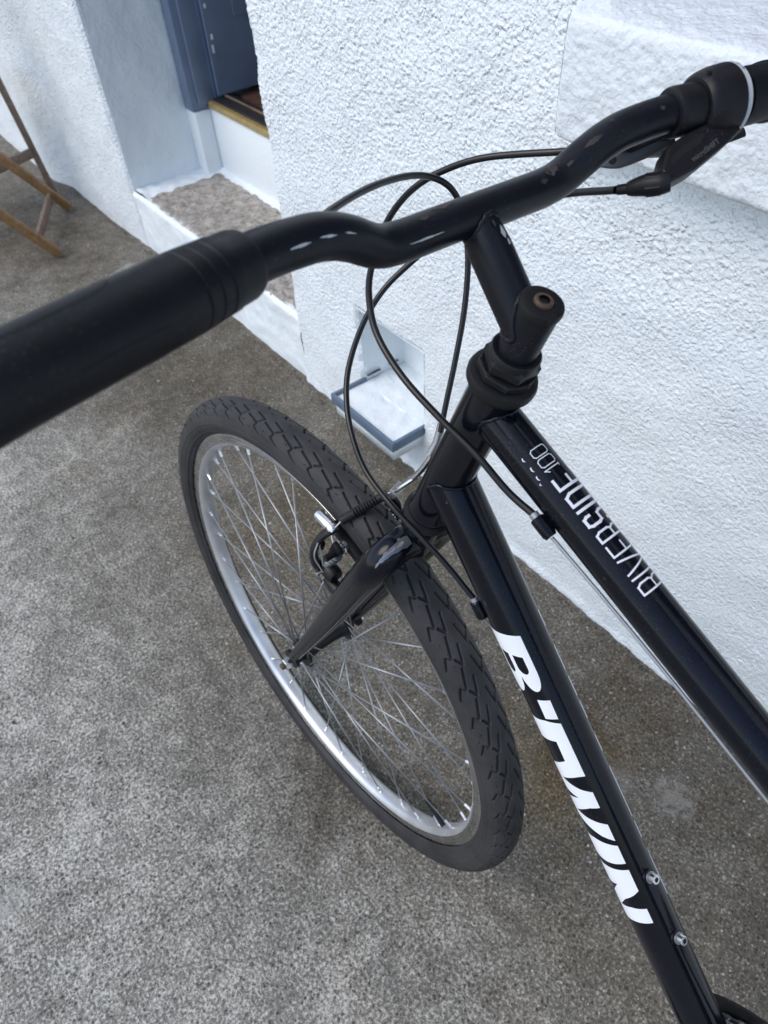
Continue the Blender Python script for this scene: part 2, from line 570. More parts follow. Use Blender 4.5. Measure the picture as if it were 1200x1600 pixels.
# right wall (with niche and window)
tx = lines(0, 0, [(-3.2, -.5, .05), (-.5, DR0, .003)], [NI0, NI1, WI1, WI0, DR0])
zx = lines(0, 0, [(-.03, 1.06, .003), (1.06, 1.6, .012), (1.6, 4.6, .1)], [NIZ0, NIZ1, WIZ0, WIZ1])
TT_, ZZ_ = np.meshgrid(tx, zx)
amp = .62 + .75 * smoothstep(.05, .65, TT_) * smoothstep(.15, .75, ZZ_) + .22 * samp(T_mask, TT_, ZZ_)
d = roughcast(TT_, ZZ_, np.clip(amp, .35, 1.5))
fil = .010
d -= .012 * (1 - smoothstep(0, fil * 1.6, DR0 - TT_)) ** 2
inn = np.maximum(np.maximum(NI0 - TT_, TT_ - NI1), np.maximum(NIZ0 - ZZ_, ZZ_ - NIZ1))
d -= .009 * (1 - smoothstep(0, .014, np.abs(inn))) ** 2
d += .004 * (1 - smoothstep(0.0, .03, ZZ_)) * (1 + .25 * samp(T_md, TT_, ZZ_))
tc_, zc_ = (tx[:-1] + tx[1:]) / 2, (zx[:-1] + zx[1:]) / 2
TC, ZC = np.meshgrid(tc_, zc_)
keep = ~((TC > NI0) & (TC < NI1) & (ZC > NIZ0) & (ZC < NIZ1)) & ~((TC > WI0) & (TC < WI1) & (ZC > WIZ0) & (ZC < WIZ1))
jig = .0012
vs = np.stack([TT_ + jig * samp(T_md, TT_ + .3, ZZ_) * (TT_ < DR0), d, ZZ_], -1).reshape(-1, 3)
mesh('wall', vs, grid_faces(keep), M['render'], house)
# corner return of that wall into the doorway (faces the door)
def plane_grid(name, o, a, b, la, lb, step, mat, parent, hfun, nvec):
    na, nb_ = max(2, int(la / step) + 1), max(2, int(lb / step) + 1)
    A_, B_ = np.meshgrid(np.linspace(0, la, na), np.linspace(0, lb, nb_))
    h = hfun(A_, B_)
    P = np.asarray(o)[None, None] + A_[..., None] * np.asarray(a) + B_[..., None] * np.asarray(b) + h[..., None] * np.asarray(nvec)
    f = grid_faces(np.ones((nb_ - 1, na - 1), bool))
    nf = np.cross(np.asarray(b), np.asarray(a))
    if nf @ np.asarray(nvec) < 0:
        f = f[:, ::-1]
    return mesh(name, P.reshape(-1, 3), np.ascontiguousarray(f), mat, parent)
sm = lambda s, k: (lambda A_, B_: k * (.00035 * samp(T_md, A_ + s, B_) + .0012 * samp(T_un, A_ + s, B_) + .0003 * samp(T_bl, A_ + s, B_)))
plane_grid('door_reveal', (DR0, -.012, -.02), (0, -1, 0), (0, 0, 1), .5, 2.4, .02, M['smooth'], house, sm(.2, 1), (1, 0, 0))
plane_grid('door_reveal', (DR1, -.010, -.02), (0, -1, 0), (0, 0, 1), .30, 2.4, .007, M['smooth'], house, sm(.7, 1.25), (-1, 0, 0))
# left wall beyond the doorway
tx = lines(0, 0, [(DR1, 3.3, .006), (3.3, 9, .08)], [DR1])
zx = lines(0, 0, [(-.03, 1.2, .006), (1.2, 4.6, .08)], [])
TT_, ZZ_ = np.meshgrid(tx, zx)
d = roughcast(TT_ + .4, ZZ_ + .2, 1.0)
d -= .014 * (1 - smoothstep(0, .022, TT_ - DR1)) ** 2
d += .035 * smoothstep(2.60, 2.75, TT_) - .012 * np.exp(-((TT_ - 2.45) / .18) ** 2) * smoothstep(.0, .3, ZZ_) + .012 * (1 - smoothstep(0, .22, ZZ_)) * smoothstep(1.95, 2.2, TT_)
mesh('wall', np.stack([TT_, d, ZZ_], -1).reshape(-1, 3), grid_faces(np.ones((len(zx) - 1, len(tx) - 1), bool)), M['render'], house)
# wall over the door, eaves and roof
box('lintel', (DR0 - .0, -.45, 2.36), (DR1, -.004, 4.6), M['smooth'], house, 0)
box('roof', (-3.5, -4.0, 4.6), (9.2, .35, 4.72), M['roof'], house, 0)
box('gable_wall', (-3.2, -4.0, -.02), (-3.05, -.012, 4.598), M['smooth'], house, 0)
box('rear_wall', (-3.05, -4.0, -.02), (9.0, -3.85, 4.598), M['smooth'], house, 0)

# niche of the boot scraper
def niche():
    D_ = -.125
    st_ = .006
    fun = sm(.1, .9)
    L_, H_ = NI1 - NI0, NIZ1 - NIZ0
    plane_grid('niche_side', (NI1, -.006, NIZ0 - .004), (0, -1, 0), (0, 0, 1), .12, H_ + .008, st_, M['smooth'], house, fun, (-1, 0, 0))
    plane_grid('niche_side', (NI0, -.006, NIZ0 - .004), (0, -1, 0), (0, 0, 1), .12, H_ + .008, st_, M['smooth'], house, fun, (1, 0, 0))
    plane_grid('niche_back', (NI0 - .01, D_, NIZ0 - .01), (1, 0, 0), (0, 0, 1), L_ + .02, H_ + .02, st_, M['smooth'], house, fun, (0, 1, 0))
    plane_grid('niche_top', (NI0 - .01, -.004, NIZ1), (1, 0, 0), (0, -1, 0), L_ + .02, .13, st_, M['smooth'], house, fun, (0, 0, -1))
niche()
def scraper():
    sc_ = empty('boot_scraper', ((NI0 + NI1) / 2, 0, .155), house)
    sc_['label'] = 'blue grey iron rim around the white ledge of the wall niche'
    c = (NI0 + NI1) / 2
    # white ledge fill, slightly dished
    n = 40
    A_, B_ = np.meshgrid(np.linspace(NI0 + .001, NI1 - .001, n), np.linspace(-.127, .082, n))
    h = -.010 + .0012 * samp(T_md, A_, B_) - .004 * np.exp(-(((A_ - c) / .07) ** 2 + ((B_ + .02) / .06) ** 2))
    vs_ = np.stack([A_ - c, B_, h], -1).reshape(-1, 3)
    top = mesh('ledge', vs_, np.ascontiguousarray(grid_faces(np.ones((n - 1, n - 1), bool))[:, ::-1]), M['smooth'], sc_)
    v, f = box_g((0, -.022, -.035), X, Y, Z, (NI1 - NI0) - .004, .206, .040, 0)
    mesh('ledge_block', v, f, M['smooth'], sc_)
    hh = .025
    w2 = (NI1 - NI0) / 2
    v1 = box_g((0, .084, -.012), X, Y, Z, w2 * 2 + .012, .008, hh, .0015)
    v2 = box_g((-w2 - .002, .034, -.0122), X, Y, Z, .008, .092, hh - .001, .0015)
    v3 = box_g((w2 + .002, .034, -.0122), X, Y, Z, .008, .092, hh - .001, .0015)
    for vv in (v1, v2, v3):
        mesh('iron_bar', vv[0], vv[1], M['blue_iron'], sc_, auto=35)
    # open crack along the side of the ledge
    for x0, x1, y0, y1 in ((w2 - .004, w2 - .010, -.012, -.050), (w2 - .004, w2 - .010, -.078, -.104)):
        v, f = tube_g(smooth_path([(x0, y0, .006), (x0 - .001, (y0 + y1) / 2, .0075), (x0, y1, .006)], 5), .0026, 8)
        mesh('crack', v, f, M['moss'], sc_)
    return sc_
scraper()

# window sill: lumpy hand-trowelled block
def sill():
    t0, t1 = -1.09, .088
    prof = [(-.002, .838), (.045, .842), (.050, .847), (.052, .90), (.050, .960), (.046, .968), (.030, .972), (-.02, .978), (-.14, .990)]
    # refine profile
    pr = []
    for (a, b), (c_, e) in zip(prof[:-1], prof[1:]):
        m_ = max(1, int(math.hypot(c_ - a, e - b) / .004))
        for k in range(m_):
            pr.append((a + (c_ - a) * k / m_, b + (e - b) * k / m_))
    pr.append(prof[-1])
    pr = np.array(pr)
    ts = lines(0, 0, [(t0, -.4, .03), (-.4, t1, .004)], [t1])
    S_ = np.concatenate([[0], np.cumsum(np.hypot(*np.diff(pr, axis=0).T))])
    A_, B_ = np.meshgrid(ts, S_)
    h = .00035 * samp(T_md, A_ * 1.1, B_ * 1.5) + .0011 * np.maximum(0, samp(tile(.016, 21), A_, B_) - 1.0) + .0004 * samp(T_un, A_, B_) + .00035 * samp(T_bl, A_ * .30, B_ * 1.2)
    nr = np.gradient(pr, axis=0)
    nr = np.stack([nr[:, 1], -nr[:, 0]], 1)
    nr /= np.linalg.norm(nr, axis=1)[:, None]
    yy = pr[:, 0][:, None] + h * nr[:, 0][:, None]
    zz = pr[:, 1][:, None] + h * nr[:, 1][:, None]
    edge = .006 * (1 - smoothstep(0, .010, t1 - A_)) ** 2
    yy -= edge * np.sign(nr[:, 0])[:, None] * (np.abs(nr[:, 0])[:, None] > .3)
    vs_ = np.stack([A_, yy, zz], -1).reshape(-1, 3)
    f = grid_faces(np.ones((len(S_) - 1, len(ts) - 1), bool))
    o = mesh('window_sill', vs_, f, M['sillpaint'], house)
    o['label'] = 'thick hand trowelled white window sill'
    # ends
    for te, s in ((t1, 1), (t0, -1)):
        ring = [(te, y, z) for y, z in prof] + [(te, -.14, .838)]
        idx = list(range(len(ring)))
        mesh('sill_end', [(x - s * .001, y - .004 if y > .02 else y, z) for x, y, z in ring], [tuple(idx if s < 0 else reversed(idx))], M['sillpaint'], o, smooth=False)
    return o
sill()
# window above the sill (mostly above the picture)
wf = empty('window', ((WI0 + WI1) / 2, -.13, WIZ0), house)
cx_ = (WI0 + WI1) / 2
for nm, lo, hi in (('window_reveal', (WI0 - .002, -.2, WIZ0 + .02), (WI0 + .01, -.012, WIZ1)), ('window_reveal', (WI1 - .01, -.2, WIZ0 + .02), (WI1 + .002, -.012, WIZ1)),
                   ('window_reveal', (WI0 + .01, -.2, WIZ1 - .01), (WI1 - .01, -.012, WIZ1 + .004))):
    box(nm, np.array(lo) - (cx_, -.13, WIZ0), np.array(hi) - (cx_, -.13, WIZ0), M['smooth'], wf)
ww = (WI1 - WI0) / 2 - .011
for lo, hi in (((-ww, -.07, .02), (-ww + .06, -.002, 1.16)), ((ww - .06, -.07, .02), (ww, -.002, 1.16)), ((-ww + .06, -.07, .02), (ww - .06, -.002, .09)),
               ((-ww + .06, -.07, 1.10), (ww - .06, -.002, 1.16)), ((-.03, -.065, .09), (.03, -.006, 1.10))):
    box('window_frame', lo, hi, M['blue'], wf)
box('pane', (-ww + .06, -.045, .09), (-.03, -.04, 1.10), M['glass'], wf, 0)
box('pane', (.03, -.045, .09), (ww - .06, -.04, 1.10), M['glass'], wf, 0)

# doorstep
stp = empty('doorstep', ((DR0 + DR1) / 2, 0, 0), house)
SX = (DR0 + DR1) / 2
def stepmesh():
    n = 160
    # front face, painted
    w = DR1 - DR0 + .012
    A_, B_ = np.meshgrid(np.linspace(-w / 2, w / 2, n), np.linspace(-.02, .192, 50))
    h = .0005 * samp(T_md, A_, B_) + .0014 * samp(T_un, A_, B_) + .0003 * samp(T_bl, A_, B_)
    h -= .010 * smoothstep(.178, .192, B_) ** 2
    mesh('step_front', np.stack([A_, h - .004, B_], -1).reshape(-1, 3), grid_faces(np.ones((49, n - 1), bool)), M['smooth'], stp)
    A_, B_ = np.meshgrid(np.linspace(-w / 2, w / 2, n), np.linspace(-.32, -.014, 60))
    h = .191 + .0012 * samp(T_md, A_, B_ + .3)
    h += .008 * (1 - smoothstep(-.318, -.288, B_)) + .006 * smoothstep(.40, .43, A_)
    mesh('step_top', np.stack([A_, B_, h], -1).reshape(-1, 3), np.ascontiguousarray(grid_faces(np.ones((59, n - 1), bool))[:, ::-1]), M['smooth'], stp)
    # bare concrete tread with ragged painted border
    rng = np.random.default_rng(5)
    n2 = 150
    xs = np.linspace(-.498, .418, n2)
    front = -.018 + .003 * samp(T_un, xs, xs * 0 + .2) + .0022 * samp(T_md, xs, xs * 0 + .2) + .0012 * samp(tile(.025, 9), xs, xs * 0)
    back = -.288 + .003 * samp(T_md, xs, xs * 0 + .6)
    rows = 40
    U_ = np.linspace(0, 1, rows)
    P = np.zeros((rows, n2, 3))
    for j, uu in enumerate(U_):
        P[j, :, 0] = xs + (.004 * samp(T_md, xs * 0 + .1, xs * 0 + uu * .3)) * (np.arange(n2) > n2 - 3)
        P[j, :, 1] = front * (1 - uu) + back * uu
    P[:, :, 2] = .1955 + .0014 * samp(T_md, P[:, :, 0], P[:, :, 1] + .3) + .0006 * samp(T_bl, P[:, :, 0], P[:, :, 1])
    P[0, :, 2] -= .006; P[-1, :, 2] -= .006; P[:, 0, 2] -= .006; P[:, -1, 2] -= .006
    mesh('tread', P.reshape(-1, 3), grid_faces(np.ones((rows - 1, n2 - 1), bool)), M['stepc'], stp)['label'] = 'bare speckled concrete tread'
stepmesh()
# threshold
th = empty('threshold', (SX, -.31, .19), house)
box('riser', (-.52, -.10, -.01), (.52, 0, .199), M['smooth'], th, .004)
box('brass_strip', (-.435, -.012, .2005), (.435, .008, .222), M['brass'], th, .004)
box('seal', (-.435, -.075, .2), (.435, -.0125, .226), M['sealdark'], th, .003)
box('seal_bead', (-.435, -.052, .2265), (.435, -.046, .232), M['wood_grey'], th, .001)
# door frame
df = empty('door_frame', (SX, -.25, .19), house)
hx = (DR1 - DR0) / 2
for s in (1, -1):
    def pb(nm, x0, x1, y0, y1, z0, z1, mat):
        lo, hi = sorted((s * x0, s * x1))
        box(nm, (lo, y0, z0), (hi, y1, z1), mat, df, .004)
    pb('post', hx - .004, hx - .062, -.12, 0, .198, 2.16, M['blue'])
    pb('post_bead', hx - .0625, hx - .076, -.13, -.022, .215, 2.16, M['blue'])
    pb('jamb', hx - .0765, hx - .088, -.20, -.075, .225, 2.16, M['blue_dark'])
    pb('plinth_block', hx - .002, hx - .066, -.06, -.004, -.008, .196, M['smooth'])
box('head', (-hx + .004, -.12, 2.1605), (hx - .004, 0, 2.26), M['blue'], df, .004)
# open door leaf, seen from its face
dl = empty('door', (1.812, -.335, .42), house)
dl['label'] = 'blue grey door standing open into the hall'
box('leaf', (-.0, -.80, .002), (.040, 0, 1.98), M['blue'], dl, .004)
for z0, z1 in ((.20, .85), (1.0, 1.80)):
    for y0, y1 in ((-.70, -.44), (-.36, -.10)):
        box('panel', (-.006, y0, z0), (-.0005, y1, z1), M['blue'], dl, .003)
for i in range(9):
    y = -.012 - .004 * math.sin(i * 2.1)
    z = .12 + i * .045 + .02 * math.sin(i * 3.7)
    hgt = .008 + .016 * abs(math.sin(i * 1.7 + 1))
    if i in (2, 5):
        continue
    box('paint_chip', (-.0016, y - .004, z), (-.0002, y + .003, z + hgt), M['smooth'], dl, .0003)
lathe('door_knob', (-.0, -.74, .95), (-1, 0, 0), [(0, .012), (.03, .012), (.034, .024), (.05, .028), (.064, .02), (.066, .004)], M['brass'], dl, 20)
# hall behind
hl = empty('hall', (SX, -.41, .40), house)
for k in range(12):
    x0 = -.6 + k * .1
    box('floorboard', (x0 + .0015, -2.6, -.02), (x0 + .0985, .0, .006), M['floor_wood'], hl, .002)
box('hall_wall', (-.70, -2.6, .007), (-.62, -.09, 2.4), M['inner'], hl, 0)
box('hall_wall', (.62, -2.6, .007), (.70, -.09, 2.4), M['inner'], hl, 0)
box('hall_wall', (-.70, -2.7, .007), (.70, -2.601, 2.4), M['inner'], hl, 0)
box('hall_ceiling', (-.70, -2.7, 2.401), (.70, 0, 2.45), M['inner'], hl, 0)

# ragged edge where wall paint meets the yard: loose grit and dirt in the joint
def grit(name, label, count, placer, mats, rmin, rmax, seed):
    rng = np.random.default_rng(seed)
    parts = []
    ico_bm = bmesh.new()
    bmesh.ops.create_icosphere(ico_bm, subdivisions=1, radius=1)
    iv = np.array([v.co[:] for v in ico_bm.verts]); ico_bm.verts.index_update()
    if_ = np.array([[v.index for v in f.verts] for f in ico_bm.faces]); ico_bm.free()
    vs_, fs_ = [], []
    for k in range(count):
        p = placer(rng)
        r_ = rmin * (rmax / rmin) ** (rng.random() ** 2.2)
        s3 = r_ * np.array([1, rng.uniform(.6, 1), rng.uniform(.45, .8)])
        a_ = rng.uniform(0, 6.28)
        Rz = np.array([[math.cos(a_), -math.sin(a_), 0], [math.sin(a_), math.cos(a_), 0], [0, 0, 1]])
        v = (iv * (1 + .2 * rng.standard_normal(len(iv)))[:, None] * s3) @ Rz.T + p
        fs_.append(if_ + len(vs_) * len(iv))
        vs_.append(v)
    o = mesh(name, np.vstack(vs_), np.vstack(fs_), mats, smooth=False)
    o['kind'] = 'stuff'; o['label'] = label; o['category'] = 'grit'
    return o
def place_joint(rng):
    tt = rng.uniform(-.9, 3.0)
    dd = .012 + abs(rng.normal(0, .010))
    return WA + WD * tt + WN * dd + V(0, 0, rng.uniform(0, .003))
grit('joint_grit', 'dark grit gathered along the foot of the white wall', 1300, place_joint, M['moss'], .0008, .0032, 11)
def place_yard(rng):
    return V(rng.uniform(-.9, 1.6), rng.uniform(-.5, .9), .0003)
t = NT('loose_grit')
oi = t.vor(70, "Color")
sep = t.n("ShaderNodeSeparateColor"); t.l(oi, sep.inputs[0])
t.set(Base_Color=t.ramp(sep.outputs[0], [(0, (.07, .066, .06)), (.5, (.2, .19, .18)), (1, (.46, .45, .43))]), Roughness=.85)
grit('loose_grit', 'small pale stones and grit lying on the concrete yard', 2800, place_yard, t.m, .0009, .0048, 12)

# ------------------------------------------------------------------ wooden folding chair by the wall
def chair():
    # house frame -> world
    H = lambda a, b, c: WA + WD * a + WN * b + V(0, 0, c)
    o = empty('folding_chair', tuple(H(2.3, .3, 0)), category='chair', label='weathered wooden folding chair standing on the yard by the house wall')
    base = H(2.3, .3, 0)
    acr = nrm(WD * -.33 + WN * .162)         # across the chair
    fwd = nrm(WD * .441 + WN * .897)         # horizontal direction of the slanting legs
    def bar(nm, p, q_, w, th_, mat):
        p, q_ = np.asarray(p), np.asarray(q_)
        ax = nrm(q_ - p)
        side = nrm(np.cross(ax, acr)) if abs(ax @ acr) < .7 else V(0, 0, 1)
        ay = acr if abs(ax @ acr) < .7 else nrm(np.cross(ax, side))
        side = nrm(np.cross(ax, ay))
        return obox(nm, (p + q_) / 2 - base, ax, ay, side, np.linalg.norm(q_ - p), th_, w, mat, o, .003)
    fB, fC = H(2.392, .098, .0), H(2.062, .262, .0)
    k = V(0, 0, 1)
    up = nrm(fwd * .62 + k * .78)
    up2 = nrm(fwd * .08 + WD * .10 + k * .99)
    for f_ in (fB, fC):
        bar('leg', f_ + k * .012, f_ + up * .66, .031, .021, M['wood_ochre'])
    bar('rung', fB + up * .085 + acr * .013, fC + up * .085 - acr * .013, .034, .012, M['wood_grey'])
    fA = H(2.560, .096, 0)
    fA2 = fA + nrm(WD * -.34 + WN * .94) * .42
    for f_ in (fA, fA2):
        bar('leg', f_ + k * .003, f_ + up2 * .85, .022, .019, M['wood_grey'])
    ac2 = nrm(fA2 - fA)
    obox('rung', (fA + fA2) / 2 + up2 * .17 - base, ac2, np.cross(k, ac2), k, .40, .016, .034, M['wood_grey'], o, .003)
    for s in (.80, .72, .64):
        obox('back_slat', (fA + fA2) / 2 + up2 * s - base, ac2, np.cross(k, ac2), k, .44, .012, .05, M['wood_grey'], o, .003)
    mid = (fA + fA2) / 2 + up2 * .43
    for i in range(6):
        c_ = mid - np.cross(k, ac2) * (.02 + i * .058)
        obox('seat_slat', c_ - base, ac2, np.cross(k, ac2), k, .42, .048, .016, M['wood_grey'], o, .003)
    return o
chair()

# ------------------------------------------------------------------ bicycle
bike = empty('bicycle', (0, 0, 0), category='bicycle', label='black city bicycle with white lettering on its tubes, leaning beside the house wall')
bike.rotation_euler = (R(3.9703), 0, 0)
HA = R(70.5934)
U = V(-math.cos(HA), 0, math.sin(HA))            # up the steering axis
N = V(-math.sin(HA), 0, -math.cos(HA))           # backwards from it
WR = .3516
WC = V(0, 0, WR)
P0 = WC + .0483 * N
AX = lambda s, off=0.0, y=0.0: P0 + U * s - N * off + V(0, y, 0)
S_LH, S_UH, S_TOP = .4281, .6038, .666

# ---- lettering laid on a tube
def rows_mesh(polys, vstep):
    """even-odd fill of closed 2D polygons (u, v) cut into rows along v: list of trapezoids"""
    ys = sorted(set(round(p[1], 6) for pl in polys for p in pl))
    cuts = []
    for a, b in zip(ys[:-1], ys[1:]):
        m_ = max(1, int(math.ceil((b - a) / vstep)))
        cuts += [a + (b - a) * i / m_ for i in range(m_)]
    cuts.append(ys[-1])
    quads = []
    for a, b in zip(cuts[:-1], cuts[1:]):
        if b - a < 1e-6:
            continue
        e = (b - a) * 1e-3
        ends = []
        for yv in (a + e, b - e):
            xs = []
            for pl in polys:
                for p, q_ in zip(pl, pl[1:] + pl[:1]):
                    if (p[1] <= yv) != (q_[1] <= yv):
                        xs.append(p[0] + (q_[0] - p[0]) * (yv - p[1]) / (q_[1] - p[1]))
            ends.append(sorted(xs))
        if len(ends[0]) == len(ends[1]):
            for i in range(0, len(ends[0]) - 1, 2):
                quads.append(((ends[0][i], a), (ends[0][i + 1], a), (ends[1][i + 1], b), (ends[1][i], b)))
    return quads

def wrap(name, polys, A, d, r, mat, parent, lift=.00025, vstep=3.0):
    up = np.cross(Y, d)
    up = up if up[2] > 0 else -up
    vs_, fs_ = [], []
    for qd in rows_mesh(polys, vstep):
        fs_.append(tuple(range(len(vs_), len(vs_) + 4)))
        for uu, ang in qd:
            a_ = R(ang)
            vs_.append(A + d * uu + (r + lift) * (math.cos(a_) * up + math.sin(a_) * Y))
    o = mesh(name, vs_, fs_, mat, parent, smooth=False)
    bm = bmesh.new(); bm.from_mesh(o.data)
    bmesh.ops.remove_doubles(bm, verts=bm.verts, dist=2e-6)
    bm.normal_update()
    ctr = A
    for f in bm.faces:
        c_ = np.array(f.calc_center_median()); rel = c_ - ctr; rel -= d * (rel @ d)
        if np.array(f.normal) @ rel < 0:
            f.normal_flip()
    for f in bm.faces:
        f.smooth = True
    bm.to_mesh(o.data); bm.free()
    return o

def stroke(pts, w, k):
    """thick polyline in (u, v); v is in degrees, k degrees per metre; returns list of polygons"""
    out = []
    P = [np.array((p[0], p[1] / k)) for p in pts]
    for a, b in zip(P[:-1], P[1:]):
        dv = b - a
        L_ = np.linalg.norm(dv)
        if L_ < 1e-7:
            continue
        dv /= L_
        nv = np.array((-dv[1], dv[0])) * w / 2
        ext = dv * w * .5
        out.append([tuple(x) for x in (a - ext + nv, b + ext + nv, b + ext - nv, a - ext - nv)])
    return [[(x, y * k) for x, y in pl] for pl in out]

# ---- frame
frame = empty('frame', tuple(AX(S_UH)), bike)
FO = AX(S_UH)
fr = lambda p: np.asarray(p, float) - FO
def TT_A():
    a = R(-25.0214); return AX(.5752), V(-math.cos(a), 0, math.sin(a))
def DT_A():
    a = R(-48.2153); return AX(.4866), V(-math.cos(a), 0, math.sin(a))
tA, tD = TT_A(); dA, dD = DT_A()
BB = V(-.658, 0, .290)
lathe('head_tube', fr(AX(S_LH + .006)), U, [(0, .0190), (.006, .0190), (.009, .0178), (.160, .0178), (.163, .0186), (.1695, .0186)], M['paint'], frame, 48)
ST = nrm(V(-math.cos(R(72)), 0, math.sin(R(72))))
tt_len = .53
tt_end = BB + ST * .357
tube('top_tube', [fr(tA + tD * x) for x in np.linspace(0.0, np.linalg.norm(tt_end - tA), 12)], .0155, M['paint'], frame, 48)
tube('down_tube', [fr(dA + dD * x) for x in np.linspace(0.0, np.linalg.norm(BB - dA) - .01, 12)], .0197, M['paint'], frame, 48)
# weld fillets
def weld(A, d, r, u0):
    # bead where a tube meets the head tube
    up = nrm(np.cross(Y, d)); up = up if up[2] > 0 else -up
    pts = []
    for a in np.linspace(0, 2 * np.pi, 40, endpoint=False):
        q_ = A + r * (math.cos(a) * up + math.sin(a) * Y)
        # march along d until the surface of the head tube is left
        for x in np.arange(-.01, .06, .0006):
            c_ = q_ + d * x - P0
            rad = c_ - U * (c_ @ U)
            if np.linalg.norm(rad) > .0182 and x > 0:
                break
        pts.append(fr(q_ + d * x + d * .0004 * math.sin(a * 14)))
    pts.append(pts[0])
    v, f = tube_g(pts, .0015, 8, cap=False)
    mesh('weld', v, f, M['paint'], frame)
weld(tA, tD, .0155, 0); weld(dA, dD, .0197, 0)
tube('seat_tube', [fr(BB), fr(BB + ST * .44)], .0158, M['paint'], frame, 32)
lathe('bottom_bracket_shell', fr(BB - Y * .036), Y, [(0, .020), (.072, .020)], M['paint'], frame, 32)
RA = V(-1.085, 0, WR)
for s in (1, -1):
    tube('chain_stay', [fr(BB + V(-.02, s * .02, 0)), fr(BB + V(-.12, s * .036, .005)), fr(RA + V(.02, s * .066, -.005))], [.0115, .011, .008], M['paint'], frame, 16, 6)
    tube('seat_stay', [fr(BB + ST * .385 + V(-.01, s * .012, 0)), fr(BB + ST * .36 + V(-.06, s * .034, -.05)), fr(RA + V(.01, s * .066, .01))], [.009, .009, .0075], M['paint'], frame, 16, 6)

# down tube lettering (u, angle): both sides
def sk(x, a):
    return (x - .00016 * (a - 40), a)
def arc(cx_, ca, rx, ra, a0, a1, n=8):
    return [(cx_ + rx * math.cos(R(a0 + (a1 - a0) * i / n)), ca + ra * math.sin(R(a0 + (a1 - a0) * i / n))) for i in range(n + 1)]
TOPA, BOTA = 39.0, 124.0
LETTERS = {}
LETTERS['B'] = [[(.1342, TOPA), (.1600, TOPA), ] + arc(.168, 60, .0185, 21, -90, 70, 10) + [(.1795, 82)] + arc(.172, 102, .020, 22, -62, 90, 10) + [(.1370, BOTA), (.1362, 110), (.1352, 80)],
                [(.1545, 55), (.1640, 55)] + arc(.1655, 66.5, .0055, 11.5, -90, 90, 8) + [(.1545, 78)],
                [(.1545, 88), (.1650, 88)] + arc(.1670, 98.5, .0065, 10.5, -90, 90, 8) + [(.1545, 109)]]
LETTERS['apostrophe'] = [[(.1932, TOPA), (.2108, TOPA + 1), (.2126, 68), (.1948, 67)]]
LETTERS['TW'] = [[(.2150, TOPA), (.2655, TOPA), (.2672, 55), (.2706, 73), (.2765, 103), (.2788, 84), (.2806, 62), (.2812, TOPA), (.2966, TOPA), (.2988, 62), (.3030, 80), (.3100, 107),
                  (.3114, 85), (.3124, 62), (.3132, TOPA), (.3296, TOPA), (.3272, 63), (.3228, 87), (.3160, BOTA), (.3022, BOTA), (.2965, 104), (.2914, 79), (.2910, 104), (.2900, BOTA), (.2680, BOTA), (.2622, 104), (.2536, 69),
                  (.2346, 68), (.2362, 85), (.2400, BOTA), (.2216, BOTA), (.2184, 105), (.2150, 72)]]
LETTERS['I'] = [[(.3346, TOPA), (.3526, TOPA), (.3552, 62), (.3572, 84), (.3580, BOTA), (.3385, BOTA), (.3340, 90)]]
LETTERS['N'] = [[(.3590, TOPA), (.3808, TOPA), (.3870, 55), (.3960, 82), (.4096, 108), (.4030, 75), (.3994, TOPA), (.4142, TOPA), (.4198, 82), (.4276, BOTA), (.4110, BOTA), (.3960, 112), (.3815, 86), (.3860, 108), (.3880, BOTA), (.3680, BOTA), (.3640, 93), (.3616, 66)]]
for nm, pls in LETTERS.items():
    A_ = [[sk(*p) for p in pl] for pl in pls]
    o = wrap('letter', A_, fr(dA), dD, .0197, M['decal'], frame)
    B_ = [[(.5406 - p[0], -p[1]) for p in pl] for pl in A_]
    wrap('letter', B_, fr(dA), dD, .0197, M['decal'], frame)

# top tube lettering: letter box (0..1 wide from the start, 0 top .. 1 bottom)
def glyph(ch):
    G = {
        'R': [[(0, 1), (0, 0), (.8, 0), (1, .12), (1, .42), (.85, .52), (0, .52)], [(.8, .54), (1, .66), (1, 1)]],
        'I': [[(.5, 0), (.5, 1)]],
        'V': [[(0, 0), (.42, .96), (.58, .96), (1, 0)]],
        'E': [[(1, 0), (0, 0), (0, 1), (1, 1)], [(0, .5), (.85, .5)]],
        'S': [[(1, .2), (1, .1), (.85, 0), (.15, 0), (0, .12), (0, .38), (.15, .5), (.85, .5), (1, .62), (1, .88), (.85, 1), (.15, 1), (0, .88), (0, .78)]],
        'D': [[(0, 0), (0, 1), (.8, 1), (1, .85), (1, .15), (.8, 0), (0, 0)]],
        '1': [[(0, .22), (.8, 0), (.8, 1)], [(.35, 1), (1, 1)]],
        '0': [[(.2, 0), (.8, 0), (1, .12), (1, .88), (.8, 1), (.2, 1), (0, .88), (0, .12), (.2, 0)]],
    }
    return G[ch]
KDEG = math.degrees(1) / .0155
def put(ch, u0, u1, w, a0, a1, mat):
    for st_ in glyph(ch):
        pl = []
        pts = [(u0 + (u1 - u0) * x, a0 + (a1 - a0) * y) for x, y in st_]
        for s in stroke(pts, w, KDEG):
            pl.append(s)
        return_polys.extend(pl)
ri = 0
